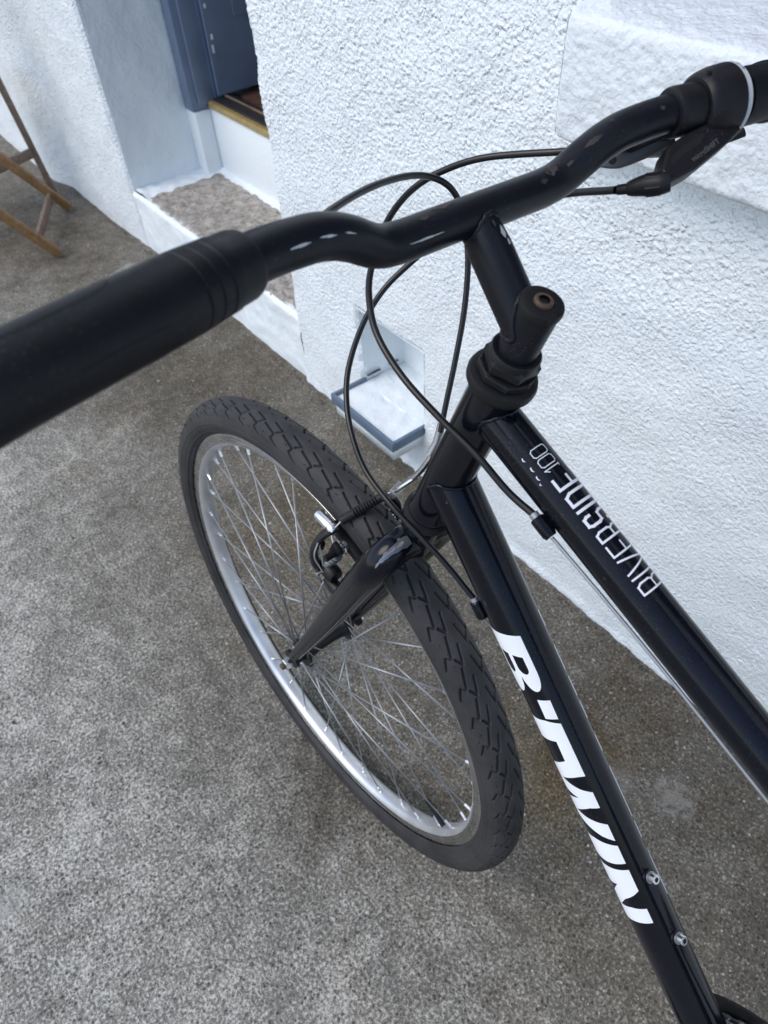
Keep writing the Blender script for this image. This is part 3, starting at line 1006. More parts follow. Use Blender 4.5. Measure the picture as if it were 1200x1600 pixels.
for ch, u0, u1, w in (('R', .1560, .1490, .0012), ('I', .1452, .1448, .0012), ('V', .1412, .1312, .0012), ('E', .1277, .1202, .0012), ('R', .1166, .1102, .0014),
                      ('S', .1050, .0982, .0019), ('I', .0934, .0926, .0019), ('D', .0885, .0803, .0019), ('E', .0755, .0682, .0019)):
    return_polys = []
    put(ch, u0, u1, w, 32, -45, None)
    parts = []
    o = None
    lift = .00022
    allq = []
    vs_all = []
    holder = empty('letter', (0, 0, 0), frame) if False else None
    # one mesh for each letter: strokes overlap, so lift each stroke a little more than the last
    meshes = []
    for i, s in enumerate(return_polys):
        meshes.append(wrap('letter', [s], fr(tA), tD, .0155, M['decal_thin'], frame, lift=lift + i * .000012))
    bm = bmesh.new()
    for m_ in meshes:
        bm.from_mesh(m_.data)
    me0 = meshes[0].data
    bm.to_mesh(me0); bm.free()
    for m_ in meshes[1:]:
        bpy.data.objects.remove(m_)
for ch, u0, u1 in (('1', .0622, .0598), ('0', .0580, .0520), ('0', .0503, .0443)):
    return_polys = []
    put(ch, u0, u1, .0006, 32, -10, None)
    meshes = [wrap('numeral', [s], fr(tA), tD, .0155, M['decal_thin'], frame, lift=.00022 + i * .00001) for i, s in enumerate(return_polys)]
    bm = bmesh.new()
    for m_ in meshes:
        bm.from_mesh(m_.data)
    bm.to_mesh(meshes[0].data); bm.free()
    for m_ in meshes[1:]:
        bpy.data.objects.remove(m_)
for u0, a0, du in ((.0445, 52, .0035), (.0525, 50, .004), (.0590, 52, .004), (.0640, 56, .002)):
    wrap('sticker_remnant', [[(u0, a0), (u0 + du * .5, a0 + 2), (u0 + du, a0), (u0 + du * .6, a0 + 5), (u0 + .0004, a0 + 4)]], fr(tA), tD, .0155, M['decal_thin'], frame)
# paint chips on the frame
for A_, d_, r_, u0, a0, du, da in ((dA, dD, .0197, .0985, 84, .006, 5), (dA, dD, .0197, .1005, 82, .002, 9), (dA, dD, .0197, .0135, 60, .003, 6), (tA, tD, .0155, .1330, 78, .003, 6), (tA, tD, .0155, .088, 66, .0015, 4)):
    wrap('paint_chip', [[(u0, a0), (u0 + du * .4, a0 + da * .3), (u0 + du, a0 + da * .2), (u0 + du * .7, a0 + da), (u0 + du * .2, a0 + da * .6)]], fr(A_), d_, r_, M['scuff_brown'], frame, lift=.0002)

# cable stops on the frame
stop_t = V(-.3041, .0083, .8256)
def stopper(p, ax, parent):
    lathe('cable_stop', fr(p - nrm(ax) * .004), ax, [(0, .0042), (.001, .0050), (.013, .0050), (.0155, .0040)], M['paint'], parent, 20)
    lathe('ferrule', fr(p - nrm(ax) * .0075), ax, [(0, .0033), (.0036, .0033)], M['steel'], parent, 16)
up_t = nrm(np.cross(Y, tD)); up_t = up_t if up_t[2] > 0 else -up_t
dir_t = tD
sp_t = tA + tD * .083 + (math.cos(R(122)) * up_t + math.sin(R(122)) * Y) * .0205
stopper(sp_t, tD, frame)
up_d = nrm(np.cross(Y, dD)); up_d = up_d if up_d[2] > 0 else -up_d
sp_d = dA + dD * .106 + (math.cos(R(133)) * up_d + math.sin(R(133)) * Y) * .0232
stopper(sp_d, dD, frame)
# inner wire running along the top tube, with its plastic ties
tpos = lambda uu, a_, r_: tA + tD * uu + (math.cos(R(a_)) * up_t + math.sin(R(a_)) * Y) * r_
cable_w = tube('inner_wire', [fr(sp_t + tD * .012), fr(tpos(.14, 124, .0188)), fr(tpos(.20, 127, .0174)), fr(tpos(.30, 134, .0170)), fr(tpos(.40, 150, .0170))], .0012, M['steel'], frame, 10, 6)
tube('inner_wire', [fr(sp_d + dD * .012), fr(dA + dD * .16 - up_d * .0215), fr(dA + dD * .60 - up_d * .0215)], .0009, M['steel'], frame, 8)

# bottle cage bolts
for u0 in (.3745, .4385):
    b_ = dA + dD * u0 + up_d * .0192
    h_ = empty('bottle_bolt', tuple(b_), bike)
    lathe('boss', (0, 0, 0), up_d, [(0, .0066), (.0016, .0062), (.002, .005)], M['paint'], h_, 24)
    lathe('washer', up_d * .0021, up_d, [(0, .0050), (.0012, .0050)], M['alloy'], h_, 24)
    lathe('bolt_head', up_d * .0034, up_d, [(0, .0036), (.0004, .0040), (.0048, .0040), (.0052, .0036), (.00521, .0021)], M['chrome'], h_, 24, cap=False)
    lathe('hex_socket', up_d * .0062, up_d, [(0, .0021), (.0024, .0021)], M['dark'], h_, 6)

# ---- headset
hs = empty('headset', tuple(AX(S_UH)), bike)
lathe('dust_cap', U * -.0055, U, [(-.002, .0185), (0, .0215), (.003, .0232), (.0065, .0236), (.0095, .0225), (.0108, .0200), (.0112, .0165)], M['rubber'], hs, 48)
lathe('adjusting_nut', U * .0058, U, [(0, .0190), (.0015, .0198), (.0050, .0198), (.006, .0188)], M['black_metal'], hs, 8, auto=25)
lathe('lock_washer', U * .0120, U, [(0, .0182), (.0013, .0182)], M['rubber'], hs, 40)
lathe('lock_nut', U * .0136, U, [(0, .0176), (.0012, .0186), (.0062, .0186), (.0078, .0172), (.0105, .0162), (.0118, .0150)], M['black_metal'], hs, 6, auto=20)
lathe('nut_collar', U * .0205, U, [(0, .0166), (.0045, .0164), (.0056, .0156), (.0057, .0130)], M['black_metal'], hs, 40, cap=False)
lathe('crown_race', AX(S_LH - .004) - FO, U, [(0, .0185), (.002, .0212), (.0055, .0222), (.009, .0216), (.0108, .0190)], M['rubber'], hs, 48)

# ---- fork
fork = empty('fork', tuple(AX(.40)), bike)
KO = AX(.40)
fk = lambda p: np.asarray(p, float) - KO
lathe('steerer', fk(AX(.372)), U, [(0, .0150), (.004, .0168), (.046, .0168), (.0515, .0175)], M['paint'], fork, 40)
for s in (1, -1):
    pts = [AX(.388, 0, s * .004), AX(.3895, 0, s * .018), AX(.384, .000, s * .033), AX(.364, .0015, s * .0435), AX(.33, .006, s * .0462), AX(.27, .0135, s * .0462), AX(.20, .0225, s * .0465), AX(.12, .033, s * .0485), AX(.045, .0435, s * .0505), AX(.022, .0465, s * .0512)]
    tube('fork_blade', [fk(p) for p in pts], [.0150, .0152, .0153, .0153, .0150, .0143, .0128, .0105, .0082, .0076], M['paint'], fork, 36, 8)
    # flattened dropout
    dp = AX(.010, .0478, s * .0525)
    v, f = lathe_g(fk(dp) - V(0, .0025, 0), Y, [(0, .0135), (.005, .0135)], 24)
    mesh('dropout', v, f, M['black_metal'], fork, auto=30)
    tube('dropout_tab', [fk(AX(.030, .0462, s * .0515)), fk(AX(.006, .0480, s * .0525))], [.0074, .0085], M['black_metal'], fork, 16, flat=.4)
    lathe('brake_boss', fk(AX(.275, .0135, s * .0462)), nrm(V(.95, 0, .2)), [(0, .0085), (.016, .0075), (.030, .0055)], M['black_metal'], fork, 20)
# worn bright sticker left on the shoulder of the crown
def shoulder_mark():
    pts = [AX(.388, 0, .004), AX(.3895, 0, .018), AX(.384, .000, .033), AX(.364, .0015, .0435), AX(.33, .006, .0462)]
    pth = smooth_path(pts, 10)
    tg = np.gradient(pth, axis=0); tg /= np.linalg.norm(tg, axis=1)[:, None]
    ref = nrm(V(-.30, .16, .50))
    rng = np.random.default_rng(3)
    def patch(i0, i1, a_lo, a_hi, mat, jag):
        vs_, fs_ = [], []
        na = 9
        for i in range(i0, i1 + 1):
            t_ = tg[i]; a = nrm(ref - t_ * (ref @ t_)); b = np.cross(t_, a)
            f_ = (i - i0) / (i1 - i0)
            lo = a_lo(f_) + rng.normal(0, jag); hi = a_hi(f_) + rng.normal(0, jag)
            for j in range(na):
                an = R(lo + (hi - lo) * j / (na - 1))
                vs_.append(fk(pth[i] + .01555 * (math.cos(an) * a + math.sin(an) * b)))
        for i in range(i1 - i0):
            for j in range(na - 1):
                fs_.append((i * na + j, (i + 1) * na + j, (i + 1) * na + j + 1, i * na + j + 1))
        mesh('sticker_remnant', vs_, fs_, mat, fork)
    patch(9, 24, lambda f: -24 + 18 * f, lambda f: 14 - 18 * f * f, M['sticker'], 2.0)
    patch(12, 20, lambda f: -7 + 5 * f, lambda f: 3 - 3 * f, M['scuff_grey'], 1.2)
shoulder_mark()
# ---- stem
stem = empty('stem', tuple(AX(S_TOP)), bike)
SO = AX(S_TOP)
B0 = V(-.2102, 0, .9969)
lathe('quill', AX(S_UH - .03) - SO, U, [(0, .0126), (S_TOP - S_UH + .030 - .0025, .0126)], M['bar'], stem, 40)
ext_a, ext_b = AX(.6445), B0
ed = nrm(ext_b - ext_a)
tube('extension', [ext_a - SO, ext_a + ed * .03 - SO, ext_b - ed * .022 - SO, ext_b - ed * .010 - SO, ext_b - SO], [.0130, .0130, .0129, .0118, .0106], M['bar'], stem, 40)
def weld_ring(c, ax, prof_r, other_c, other_ax, other_r, parent, so, n=44):
    ax, oax = nrm(ax), nrm(other_ax)
    a = nrm(np.cross(ax, oax)); b = np.cross(ax, a)
    pts = []
    for k in range(n):
        th_ = 2 * np.pi * k / n
        q_ = c + prof_r * (math.cos(th_) * a + math.sin(th_) * b)
        x = 0
        for x in np.arange(0, .05, .0005):
            c_ = q_ + ax * x - other_c
            if np.linalg.norm(c_ - oax * (c_ @ oax)) > other_r:
                break
        pts.append(q_ + ax * (x + .0004 * math.sin(k * 2.3)) - so)
    pts.append(pts[0])
    v, f = tube_g(smooth_path(pts, 3), .0016, 10, cap=False)
    mesh('weld', v, f, M['bar'], parent)
weld_ring(ext_a, ed, .0130, P0, U, .0128, stem, SO)
weld_ring(ext_b, -ed, .0109, B0, Y, .0118, stem, SO)
lathe('cap', U * -.0022, U, [(0, .0124), (.0003, .0133), (.0026, .0136), (.0046, .0130), (.0052, .0118), (.0051, .0062)], M['rubber'], stem, 48, cap=False)
lathe('bolt', U * .0020, U, [(0, .0062), (.0009, .0060), (.0022, .0057), (.0028, .0050), (.0028, .0034)], M['rusty'], stem, 32, cap=False)
lathe('hex_socket', U * .0016, U, [(0, .0036), (.0012, .0036)], M['dark'], stem, 6)
lathe('bolt_recess', U * .0012, U, [(0, .0064), (.0003, .0064)], M['dark'], stem, 24)
def text_mesh(body, size):
    cu = bpy.data.curves.new('lettering', 'FONT')
    cu.body = body; cu.size = size; cu.align_x = 'CENTER'; cu.align_y = 'CENTER'
    o = bpy.data.objects.new('lettering', cu)
    me = bpy.data.meshes.new_from_object(o)
    v = np.array([x.co[:] for x in me.vertices]); f = [tuple(p.vertices) for p in me.polygons]
    bpy.data.objects.remove(o); bpy.data.curves.remove(cu); bpy.data.meshes.remove(me)
    return v, f
def put_text(body, size, o, ax, ay, mat, parent, name='lettering'):
    v, f = text_mesh(body, size)
    return mesh(name, np.asarray(o) + v[:, :1] * nrm(ax) + v[:, 1:2] * nrm(ay), f, mat, parent, smooth=False)
c_ = U * .00528
put_text('/MAX', .0036, c_ + N * .0078 - Y * .0046 * -1 + U * .00002, nrm(-Y * .8 - N * .5) * -1, nrm(np.cross(U, nrm(-Y * .8 - N * .5) * -1)), M['grey_ring'], stem) if False else None

# ---- handlebar
BAR_PTS = []
def barp(l, h, b):
    return B0 + V(0, l, 0) + V(.0313, 0, .9995) * h + V(-.9995, 0, .0313) * b
half = [(0, 0, 0), (.030, 0, 0), (.058, .0003, .0002), (.074, .0035, .001), (.092, .0135, .0045), (.106, .0195, .0070), (.122, .0232, .0098), (.1535, .0262, .0159), (.20, .0291, .0317), (.2894, .0347, .0619)]
pl_ = [barp(*p) for p in half]
pr_ = [barp(-p[0], p[1], p[2]) for p in half]
path = smooth_path(list(reversed(pr_)) + pl_[1:], 8)
hb = mesh('handlebar', *[(a - B0) if i == 0 else a for i, a in enumerate(tube_g(path, .01125, 36))], M['bar'], bike, auto=50)
hb.location = tuple(B0)
GL = lambda l: np.array([np.interp(l, [p[0] for p in half], [p[k] for p in half]) for k in (1, 2)])
def bar_at(l):
    s = abs(l)
    h, b = GL(s)
    return barp(l, h, b)
def bar_dir(l, out=1):
    s = 1 if l >= 0 else -1
    return nrm(bar_at(l + .004 * s) - bar_at(l - .004 * s))
def bar_scuff(l0, l1, ang, wid, mat, name='scuff', r=.01125):
    """thin worn strip on the bar surface; ang measured from straight up towards the rider"""
    ls = np.linspace(l0, l1, 12)
    vs_, fs_ = [], []
    rng = np.random.default_rng(int(abs(l0) * 1e5))
    for i, l in enumerate(ls):
        ax = nrm(bar_at(l + .002) - bar_at(l - .002))
        up = nrm(Z - ax * (Z @ ax)); bk = np.cross(ax, up)
        if bk[0] > 0: bk = -bk
        w_ = wid * math.sin(math.pi * (i + .3) / (len(ls) + .2)) * (.7 + .5 * rng.random())
        for s in (-1, 1):
            a_ = R(ang + s * w_ + rng.normal(0, wid * .1))
            vs_.append(bar_at(l) + (r + .00025) * (math.cos(a_) * up + math.sin(a_) * bk) - B0)
    for i in range(len(ls) - 1):
        fs_.append((2 * i, 2 * i + 1, 2 * i + 3, 2 * i + 2))
    return mesh(name, vs_, fs_, mat, hb)
for a in ((.034, .060, 74, 2.2), (.1005, .1075, 66, 2.2), (.1125, .1235, 68, 2.8), (.129, .142, 70, 3.2)):
    bar_scuff(*a, M['scuff'])
for a in ((-.066, -.054, 20, 16), (-.052, -.046, 42, 9), (-.100, -.088, 30, 8), (-.112, -.106, 10, 7), (.016, .034, 2, 10), (.040, .046, 22, 7), (-.138, -.142, 40, 8), (-.08, -.072, 36, 6)):
    bar_scuff(min(a[0], a[1]), max(a[0], a[1]), a[2], a[3], M['scuff_brown'])
# scrape on the stem extension
def ext_scuff(u0, u1, ang, wid, mat):
    side = nrm(np.cross(ed, Y)); side = side if side[2] > 0 else -side
    vs_, fs_ = [], []
    rng = np.random.default_rng(int(u0 * 1e5))
    xs = np.linspace(u0, u1, 9)
    for i, x in enumerate(xs):
        w_ = wid * math.sin(math.pi * (i + .4) / 9) * (.5 + rng.random())
        for s in (-1, 1):
            a_ = R(ang + s * w_)
            vs_.append(ext_a + ed * x + .01325 * (math.cos(a_) * side + math.sin(a_) * Y) - SO)
    for i in range(8):
        fs_.append((2 * i, 2 * i + 1, 2 * i + 3, 2 * i + 2))
    mesh('scuff', vs_, fs_, mat, stem)
ext_scuff(.052, .060, -8, 6, M['scuff']); ext_scuff(.048, .052, -14, 4, M['scuff']); ext_scuff(.060, .064, 8, 4, M['scuff_brown'])

# ---- grips
def axis_frame(l):
    o = bar_at(l)
    return o, bar_dir(l)
def grip_left():
    o, ax = bar_at(.161), nrm(bar_at(.2894) - bar_at(.1535))
    prof = [(0, .0125), (.0006, .0146), (.003, .0152), (.0135, .0155), (.0150, .0160), (.0215, .0162), (.0222, .0154), (.0230, .0163), (.0290, .0165), (.0297, .0156), (.0305, .0166), (.0365, .0167),
            (.0372, .0158), (.0380, .0167), (.050, .0167), (.08, .0163), (.115, .0160), (.1385, .0162), (.142, .0158), (.1435, .0140)]
    g_ = lathe('grip', (0, 0, 0), ax, prof, M['grip'], bike, 64)
    g_.location = tuple(o)
    # finely ribbed hand pads, one on top and one below
    up = nrm(Z - ax * (Z @ ax)); bk = np.cross(ax, up)
    if bk[0] > 0: bk = -bk
    for c0, half_w, s0, s1 in ((112, 34, .052, .140), (-18, 30, .066, .140)):
        vs_, fs_ = [], []
        ns, na = 110, 14
        for i in range(ns):
            s = s0 + (s1 - s0) * i / (ns - 1)
            e = math.sqrt(max(0, 1 - max(0, (s0 + .016 - s) / .016) ** 2))
            for j in range(na):
                a_ = R(c0 + half_w * e * (2 * j / (na - 1) - 1))
                rr = np.interp(s, [p[0] for p in prof], [p[1] for p in prof]) + .00012 + .00022 * (i % 2) * (0 < j < na - 1) - (.0006 if j in (0, na - 1) or i in (0, ns - 1) else 0)
                vs_.append(ax * s + rr * (math.cos(a_) * up + math.sin(a_) * bk))
        for i in range(ns - 1):
            for j in range(na - 1):
                fs_.append((i * na + j, (i + 1) * na + j, (i + 1) * na + j + 1, i * na + j + 1))
        mesh('grip_pad', vs_, fs_, M['grip'], g_)
    return g_
grip_left()
def grip_right():
    o, ax = bar_at(-.201), nrm(bar_at(-.2894) - bar_at(-.1535))
    prof = [(0, .0150), (.0008, .0172), (.004, .0175), (.030, .0170), (.034, .0166), (.0344, .0150), (.0356, .0150), (.036, .0166), (.062, .0164), (.0885, .0165), (.0905, .0150)]
    vs_, fs_ = lathe_g((0, 0, 0), ax, prof, 72)
    g_ = mesh('grip', vs_, fs_, M['grip'], bike, auto=40)
    g_.location = tuple(o)
    up = nrm(Z - ax * (Z @ ax)); bk = np.cross(ax, up)
    for k in range(8):      # finger ridges of the twist grip
        a_ = 2 * np.pi * (k + .3) / 8
        pts = [ax * s + (.0173 + dr) * (math.cos(a_) * up + math.sin(a_) * bk) for s, dr in ((.014, -.0030), (.018, -.0018), (.024, -.0014), (.030, -.0018), (.033, -.003))]
        v, f = tube_g(smooth_path(pts, 4), .0026, 10)
        mesh('grip_ridge', v, f, M['grip'], g_)
    return g_
grip_right()

# ---- right hand controls
axr = nrm(bar_at(-.2894) - bar_at(-.1535))
upr = nrm(Z - axr * (Z @ axr)); bkr = np.cross(axr, upr)
if bkr[0] > 0: bkr = -bkr
def clampbody(l, sgn):
    """brake lever clamp and lever"""
    o = bar_at(l)
    ax = nrm(bar_at(sgn * .2894) - bar_at(sgn * .1535))
    up = nrm(Z - ax * (Z @ ax)); bk = np.cross(ax, up)
    if bk[0] > 0: bk = -bk
    e = empty('brake_lever', tuple(o), bike)
    lathe('clamp', ax * 0, ax, [(0, .0118), (.0006, .0140), (.002, .0148), (.0050, .0150), (.0185, .0148), (.0190, .0125)], M['plastic'], e, 48)
    # lever body hanging forward and below, blade reaching outwards
    dn_ = nrm(-up * .75 - bk * .66)
    obox('lever_body', ax * .004 + dn_ * .0215 - ax * .004, ax, dn_, np.cross(ax, dn_), .030, .024, .013, M['black_metal'], e, .003)
    blade = [ax * -.018 + dn_ * .030, ax * -.004 + dn_ * .036, ax * .02 + dn_ * .048, ax * .055 + dn_ * .056, ax * .085 + dn_ * .055, ax * .098 + dn_ * .050]
    tube('lever_blade', blade, [.0045, .007, .0065, .0055, .0055, .006], M['black_metal'], e, 16, 6, flat=.62)
    tube('barrel_adjuster', [ax * -.014 + dn_ * .020 , ax * -.034 + dn_ * .021], [.0042, .0034], M['black_metal'], e, 14)
    return e
br = clampbody(-.153, -1)
LO = bar_at(-.153)
pln = [V(-0.2224, -0.1687, 1.009), V(-0.2109, -0.1538, 0.9998), V(-0.2026, -0.1431, 0.9936), V(-0.1945, -0.136, 0.9911)]
tube('lever_plate', [p - LO for p in pln], [.008, .0078, .0066, .004], M['dark_alloy'], br, 20, 6, flat=.35, upref=(-.42, .80, .42))
for p in (V(-0.2042, -0.1342, 0.9952), V(-0.2103, -0.1421, 0.9998), V(-0.2151, -0.1493, 1.005)):
    c_ = p + V(.0035, -.0065, -.0032) - LO
    lathe('adjuster_slot', c_, V(-.42, .80, .42), [(0, .0026), (.0022, .0026)], M['dark'], br, 14)
bl = clampbody(.147, 1) if False else None
# shifter
sh = empty('shifter', tuple(bar_at(-.171)), bike)
lathe('housing', (0, 0, 0), axr, [(0, .0125), (.0003, .0170), (.002, .0190), (.0050, .0200), (.012, .0214), (.0225, .0219), (.0232, .0208)], M['plastic'], sh, 64)
lathe('indicator_ring', axr * .0233, axr, [(0, .0208), (.0003, .0216), (.0030, .0215), (.0034, .0205)], M['grey_ring'], sh, 64)
lathe('ring_collar', axr * .0268, axr, [(0, .0195), (.0026, .0190), (.0032, .0172)], M['plastic'], sh, 64)
SHO = bar_at(-.171)
armw = [V(-.2430, -.190, 1.0150), V(-.2527, -.176, 1.0110), V(-.2569, -.1589, 1.0060), V(-.2577, -.1373, .9998), V(-.2543, -.1236, .9972)]
def web():
    pl = np.array([[-0.2568, -0.1878, 1.0133], [-0.2566, -0.1744, 1.0076], [-0.2564, -0.1459, 0.9994], [-0.2529, -0.1232, 0.9946], [-0.246, -0.1254, 1.0013], [-0.2394, -0.1377, 1.01], [-0.2398, -0.1484, 1.0123], [-0.2436, -0.1754, 1.0183]])
    bm = bmesh.new()
    c0 = pl.mean(0)
    e1 = nrm(pl[0] - pl[3]); nn = nrm(np.cross(e1, pl[6] - pl[2]))
    if nn @ V(-.44, .85, .3) < 0: nn = -nn
    e2 = np.cross(nn, e1)
    q2 = [((p - c0) @ e1, (p - c0) @ e2) for p in pl]
    va = [bm.verts.new((*map(float, c0 + e1 * x * 1.04 + e2 * y * 1.06 + nn * .0045 - SHO),)) for x, y in q2]
    vb = [bm.verts.new((*map(float, c0 + e1 * x + e2 * y - nn * .013 - SHO),)) for x, y in q2]
    bm.faces.new(va); bm.faces.new(list(reversed(vb)))
    m_ = len(va)
    for i in range(m_):
        bm.faces.new((va[i], vb[i], vb[(i + 1) % m_], va[(i + 1) % m_]))
    bmesh.ops.recalc_face_normals(bm, faces=bm.faces[:])
    bmesh.ops.bevel(bm, geom=bm.edges[:], offset=.0030, segments=3, affect='EDGES', profile=.6)
    bm.verts.index_update()
    v = np.array([x.co[:] for x in bm.verts]); f = [tuple(x.index for x in fc.verts) for fc in bm.faces]
    bm.free()
    mesh('cable_arm', v, f, M['plastic'], sh, auto=35)
    # recessed pocket behind the outer edge
    pk = [c0 + e1 * x + e2 * y + nn * .0047 - SHO for x, y in ((.012, .0045), (-.008, .0062), (-.021, .0040), (-.022, -.0005), (-.010, .0010), (.004, .0005))]
    mesh('pocket', pk, [tuple(range(6))], M['dark'], sh, smooth=False)
    put_text('microSHIFT', .0050, c0 + e1 * .004 - e2 * .0046 + nn * .00475 - SHO, e1, e2, M['faint'], sh)
web()
bar_ = [V(-.2550, -.1240, .9976), V(-.2510, -.1210, .9962), V(-.2433, -.1178, .9938), V(-.2370, -.1146, .9912), V(-.2337, -.1130, .9900)]
tube('barrel_adjuster', [p - SHO for p in bar_], [.0056, .0066, .0066, .0052, .0040], M['plastic'], sh, 20, 5)
tube('adjuster_tip', [bar_[-1] - SHO, V(-.2285, -.1102, .9885) - SHO], [.0033, .0031], M['rubber'], sh, 14)
for k in range(6):
    a_ = 2 * np.pi * k / 6
    axb = nrm(bar_[2] - bar_[0]); s1 = nrm(np.cross(axb, Z)); s2 = np.cross(axb, s1)
    off = .0064 * (math.cos(a_) * s1 + math.sin(a_) * s2)
    tube('adjuster_rib', [bar_[1] + off * .95 - SHO, bar_[2] + off - SHO], [.0009, .0009], M['plastic'], sh, 6)
# pinch screws and pointer
for s, a_ in ((.0035, 8), (.0150, 108)):
    dv = math.cos(R(a_)) * upr + math.sin(R(a_)) * bkr
    lathe('screw_hole', axr * s + dv * .0193, dv, [(0, .0016), (.0016, .0016)], M['dark'], sh, 14)
    lathe('screw', axr * s + dv * .0200, dv, [(0, .0011), (.0011, .0011)], M['black_metal'], sh, 12)
dv = math.cos(R(-14)) * upr + math.sin(R(-14)) * bkr
tv = np.cross(axr, dv)
po = axr * .0185 + dv * .0221
mesh('pointer', [po + axr * .0022, po - axr * .0016 + tv * .0018, po - axr * .0016 - tv * .0018], [(0, 1, 2)], M['decal'], sh, smooth=False)
for k, ch in enumerate('3456'):
    a_ = R(-24 + k * 15)
    dv = math.cos(a_) * upr + math.sin(a_) * bkr
    tv = np.cross(axr, dv)
    put_text(ch, .0030, axr * .0250 + dv * .0219, -tv, axr, M['plastic'], sh, 'numeral')
# left hand brake lever, tucked under the grip
def left_lever():
    o = bar_at(.143)
    ax = nrm(bar_at(.2894) - bar_at(.1535))
    up = nrm(Z - ax * (Z @ ax)); bk = np.cross(ax, up)
    if bk[0] > 0: bk = -bk
    dn_ = nrm(-up * .35 - bk * .93)
    dn_ = nrm(-up * .50 - bk * .86)
    e = empty('brake_lever', tuple(o), bike)
    obox('lever_body', ax * .012 + dn_ * .022, ax, dn_, np.cross(ax, dn_), .026, .020, .012, M['black_metal'], e, .003)
    blade = [ax * .006 + dn_ * .030, ax * .02 + dn_ * .034, ax * .05 + dn_ * .040, ax * .085 + dn_ * .042, ax * .11 + dn_ * .040]
    tube('lever_blade', blade, [.0045, .006, .006, .0055, .006], M['black_metal'], e, 16, 6, flat=.62)
left_lever()

# ---- cables
def cable(pts, name='cable', r=.0025):
    o = np.asarray(pts[0], float)
    c = tube(name, [np.asarray(p) - o for p in pts], r, M['cable'], bike, 16, 8, auto=60)
    c.location = tuple(o)
    return c
cB = [(-0.2247, -0.1658, 1.0082), (-0.1947, -0.149, 0.9964), (-0.1638, -0.1347, 0.9897), (-0.1137, -0.1116, 0.978), (-0.0907, -0.0892, 0.9671), (-0.0799, -0.0674, 0.9544), (-0.0852, -0.0396, 0.9395), (-0.1035, -0.0101, 0.9206), (-0.1224, 0.0073, 0.9091), (-0.1467, 0.0199, 0.8966), (-0.1803, 0.025, 0.8816), (-0.2184, 0.0240, 0.8674), (-0.2489, 0.0215, 0.8567), (-0.2791, 0.0195, 0.8420), tuple(sp_t - tD * .006)]
cA = [(-0.2277, -0.1098, 0.9883), (-0.1776, -0.1173, 0.968), (-0.1206, -0.1103, 0.9365), (-0.0827, -0.1011, 0.9102), (-0.0666, -0.0812, 0.8885), (-0.0573, -0.061, 0.8686), (-0.0609, -0.0367, 0.8502), (-0.0743, -0.0101, 0.8299), (-0.0903, 0.008, 0.813), (-0.1132, 0.0221, 0.7935), (-0.1421, 0.0303, 0.7732), (-0.1769, 0.0316, 0.7597), (-0.2093, 0.0275, 0.7451), (-0.2335, 0.0225, 0.7305), tuple(sp_d - dD * .006)]
cC = [(-0.189, 0.1162, 1.0000), (-0.1471, 0.0556, 0.9936), (-0.1169, -0.0058, 0.9854), (-0.1007, -0.0575, 0.9745), (-0.1031, -0.0844, 0.9616), (-0.1095, -0.0947, 0.942), (-0.1241, -0.0896, 0.9134), (-0.1376, -0.0764, 0.8804), (-0.1489, -0.0589, 0.8464), (-0.1577, -0.0426, 0.8151), (-0.1618, -0.034, 0.7922)]
cable(cB); cable(cA); cable(cC, r=.0024)

# ---- front rim brake
bk_ = empty('rim_brake', (-.12, 0, .66), bike)
BO = V(-.12, 0, .66)
bp_ = lambda p: np.asarray(p, float) - BO
nood = [(-0.1590, -0.0368, 0.7891), (-0.1600, -0.0327, 0.7815), (-0.1583, -0.0272, 0.7651), (-0.1468, -0.0239, 0.7407), (-0.1335, -0.0210, 0.7208), (-0.1260, -0.0183, 0.7106)]
tube('noodle_sleeve', [bp_(nood[0]) + V(0, -.001, .008), bp_(nood[1]), bp_(nood[2]) + V(0, 0, .004)], .0036, M['alloy'], bk_, 18)
tube('noodle', [bp_(p) for p in nood], .0027, M['chrome'], bk_, 16, 6)
# stirrup that carries the noodle end
n0, n1 = bp_(nood[-1]), bp_(nood[-3])
nd = nrm(n1 - n0); sd_ = nrm(np.cross(nd, Z))
lathe('noodle_tip', n0 - nd * .007, nd, [(0, .0015), (.002, .0024), (.007, .0034), (.010, .0040)], M['chrome'], bk_, 16)
for s in (-1, 1):
    tube('stirrup', [n0 + sd_ * s * .0050 + nd * .001, n0 + sd_ * s * .0060 + nd * .014, n0 + sd_ * s * .0058 + nd * .040 + V(.004, -.006, -.006)], .0019, M['chrome'], bk_, 10, 4)
obox('stirrup_end', n0 + nd * .0015, nd, sd_, np.cross(nd, sd_), .0035, .015, .009, M['alloy'], bk_, .001)
# rubber bellows on the wire
bt = [V(-0.1213, -0.0115, 0.7066), V(-0.0984, 0.0265, 0.6775)]
bd = bt[1] - bt[0]; bL = np.linalg.norm(bd)
prof = [(0, .0030), (.0004, .0043), (.011, .0043)]
for k in range(9):
    prof += [(.0115 + k * .0031, .0034), (.0126 + k * .0031, .0049), (.0137 + k * .0031, .0049)]
prof += [(.0400, .0043), (bL, .0046), (bL + .0004, .0028)]
lathe('cable_boot', bp_(bt[0]), bd, prof, M['rubber'], bk_, 24, auto=60)
tube('brake_wire', [bp_(nood[-1]), bp_(bt[0]) + V(0, .002, 0)], .0008, M['steel'], bk_, 8)
tube('brake_wire', [bp_(bt[1]), bp_(V(-.0955, .0345, .6690)), bp_(V(-.090, .0470, .6560)), bp_(V(-.0915, .0490, .6420)), bp_(V(-.096, .0500, .6280))], .0009, M['steel'], bk_, 8, 5)
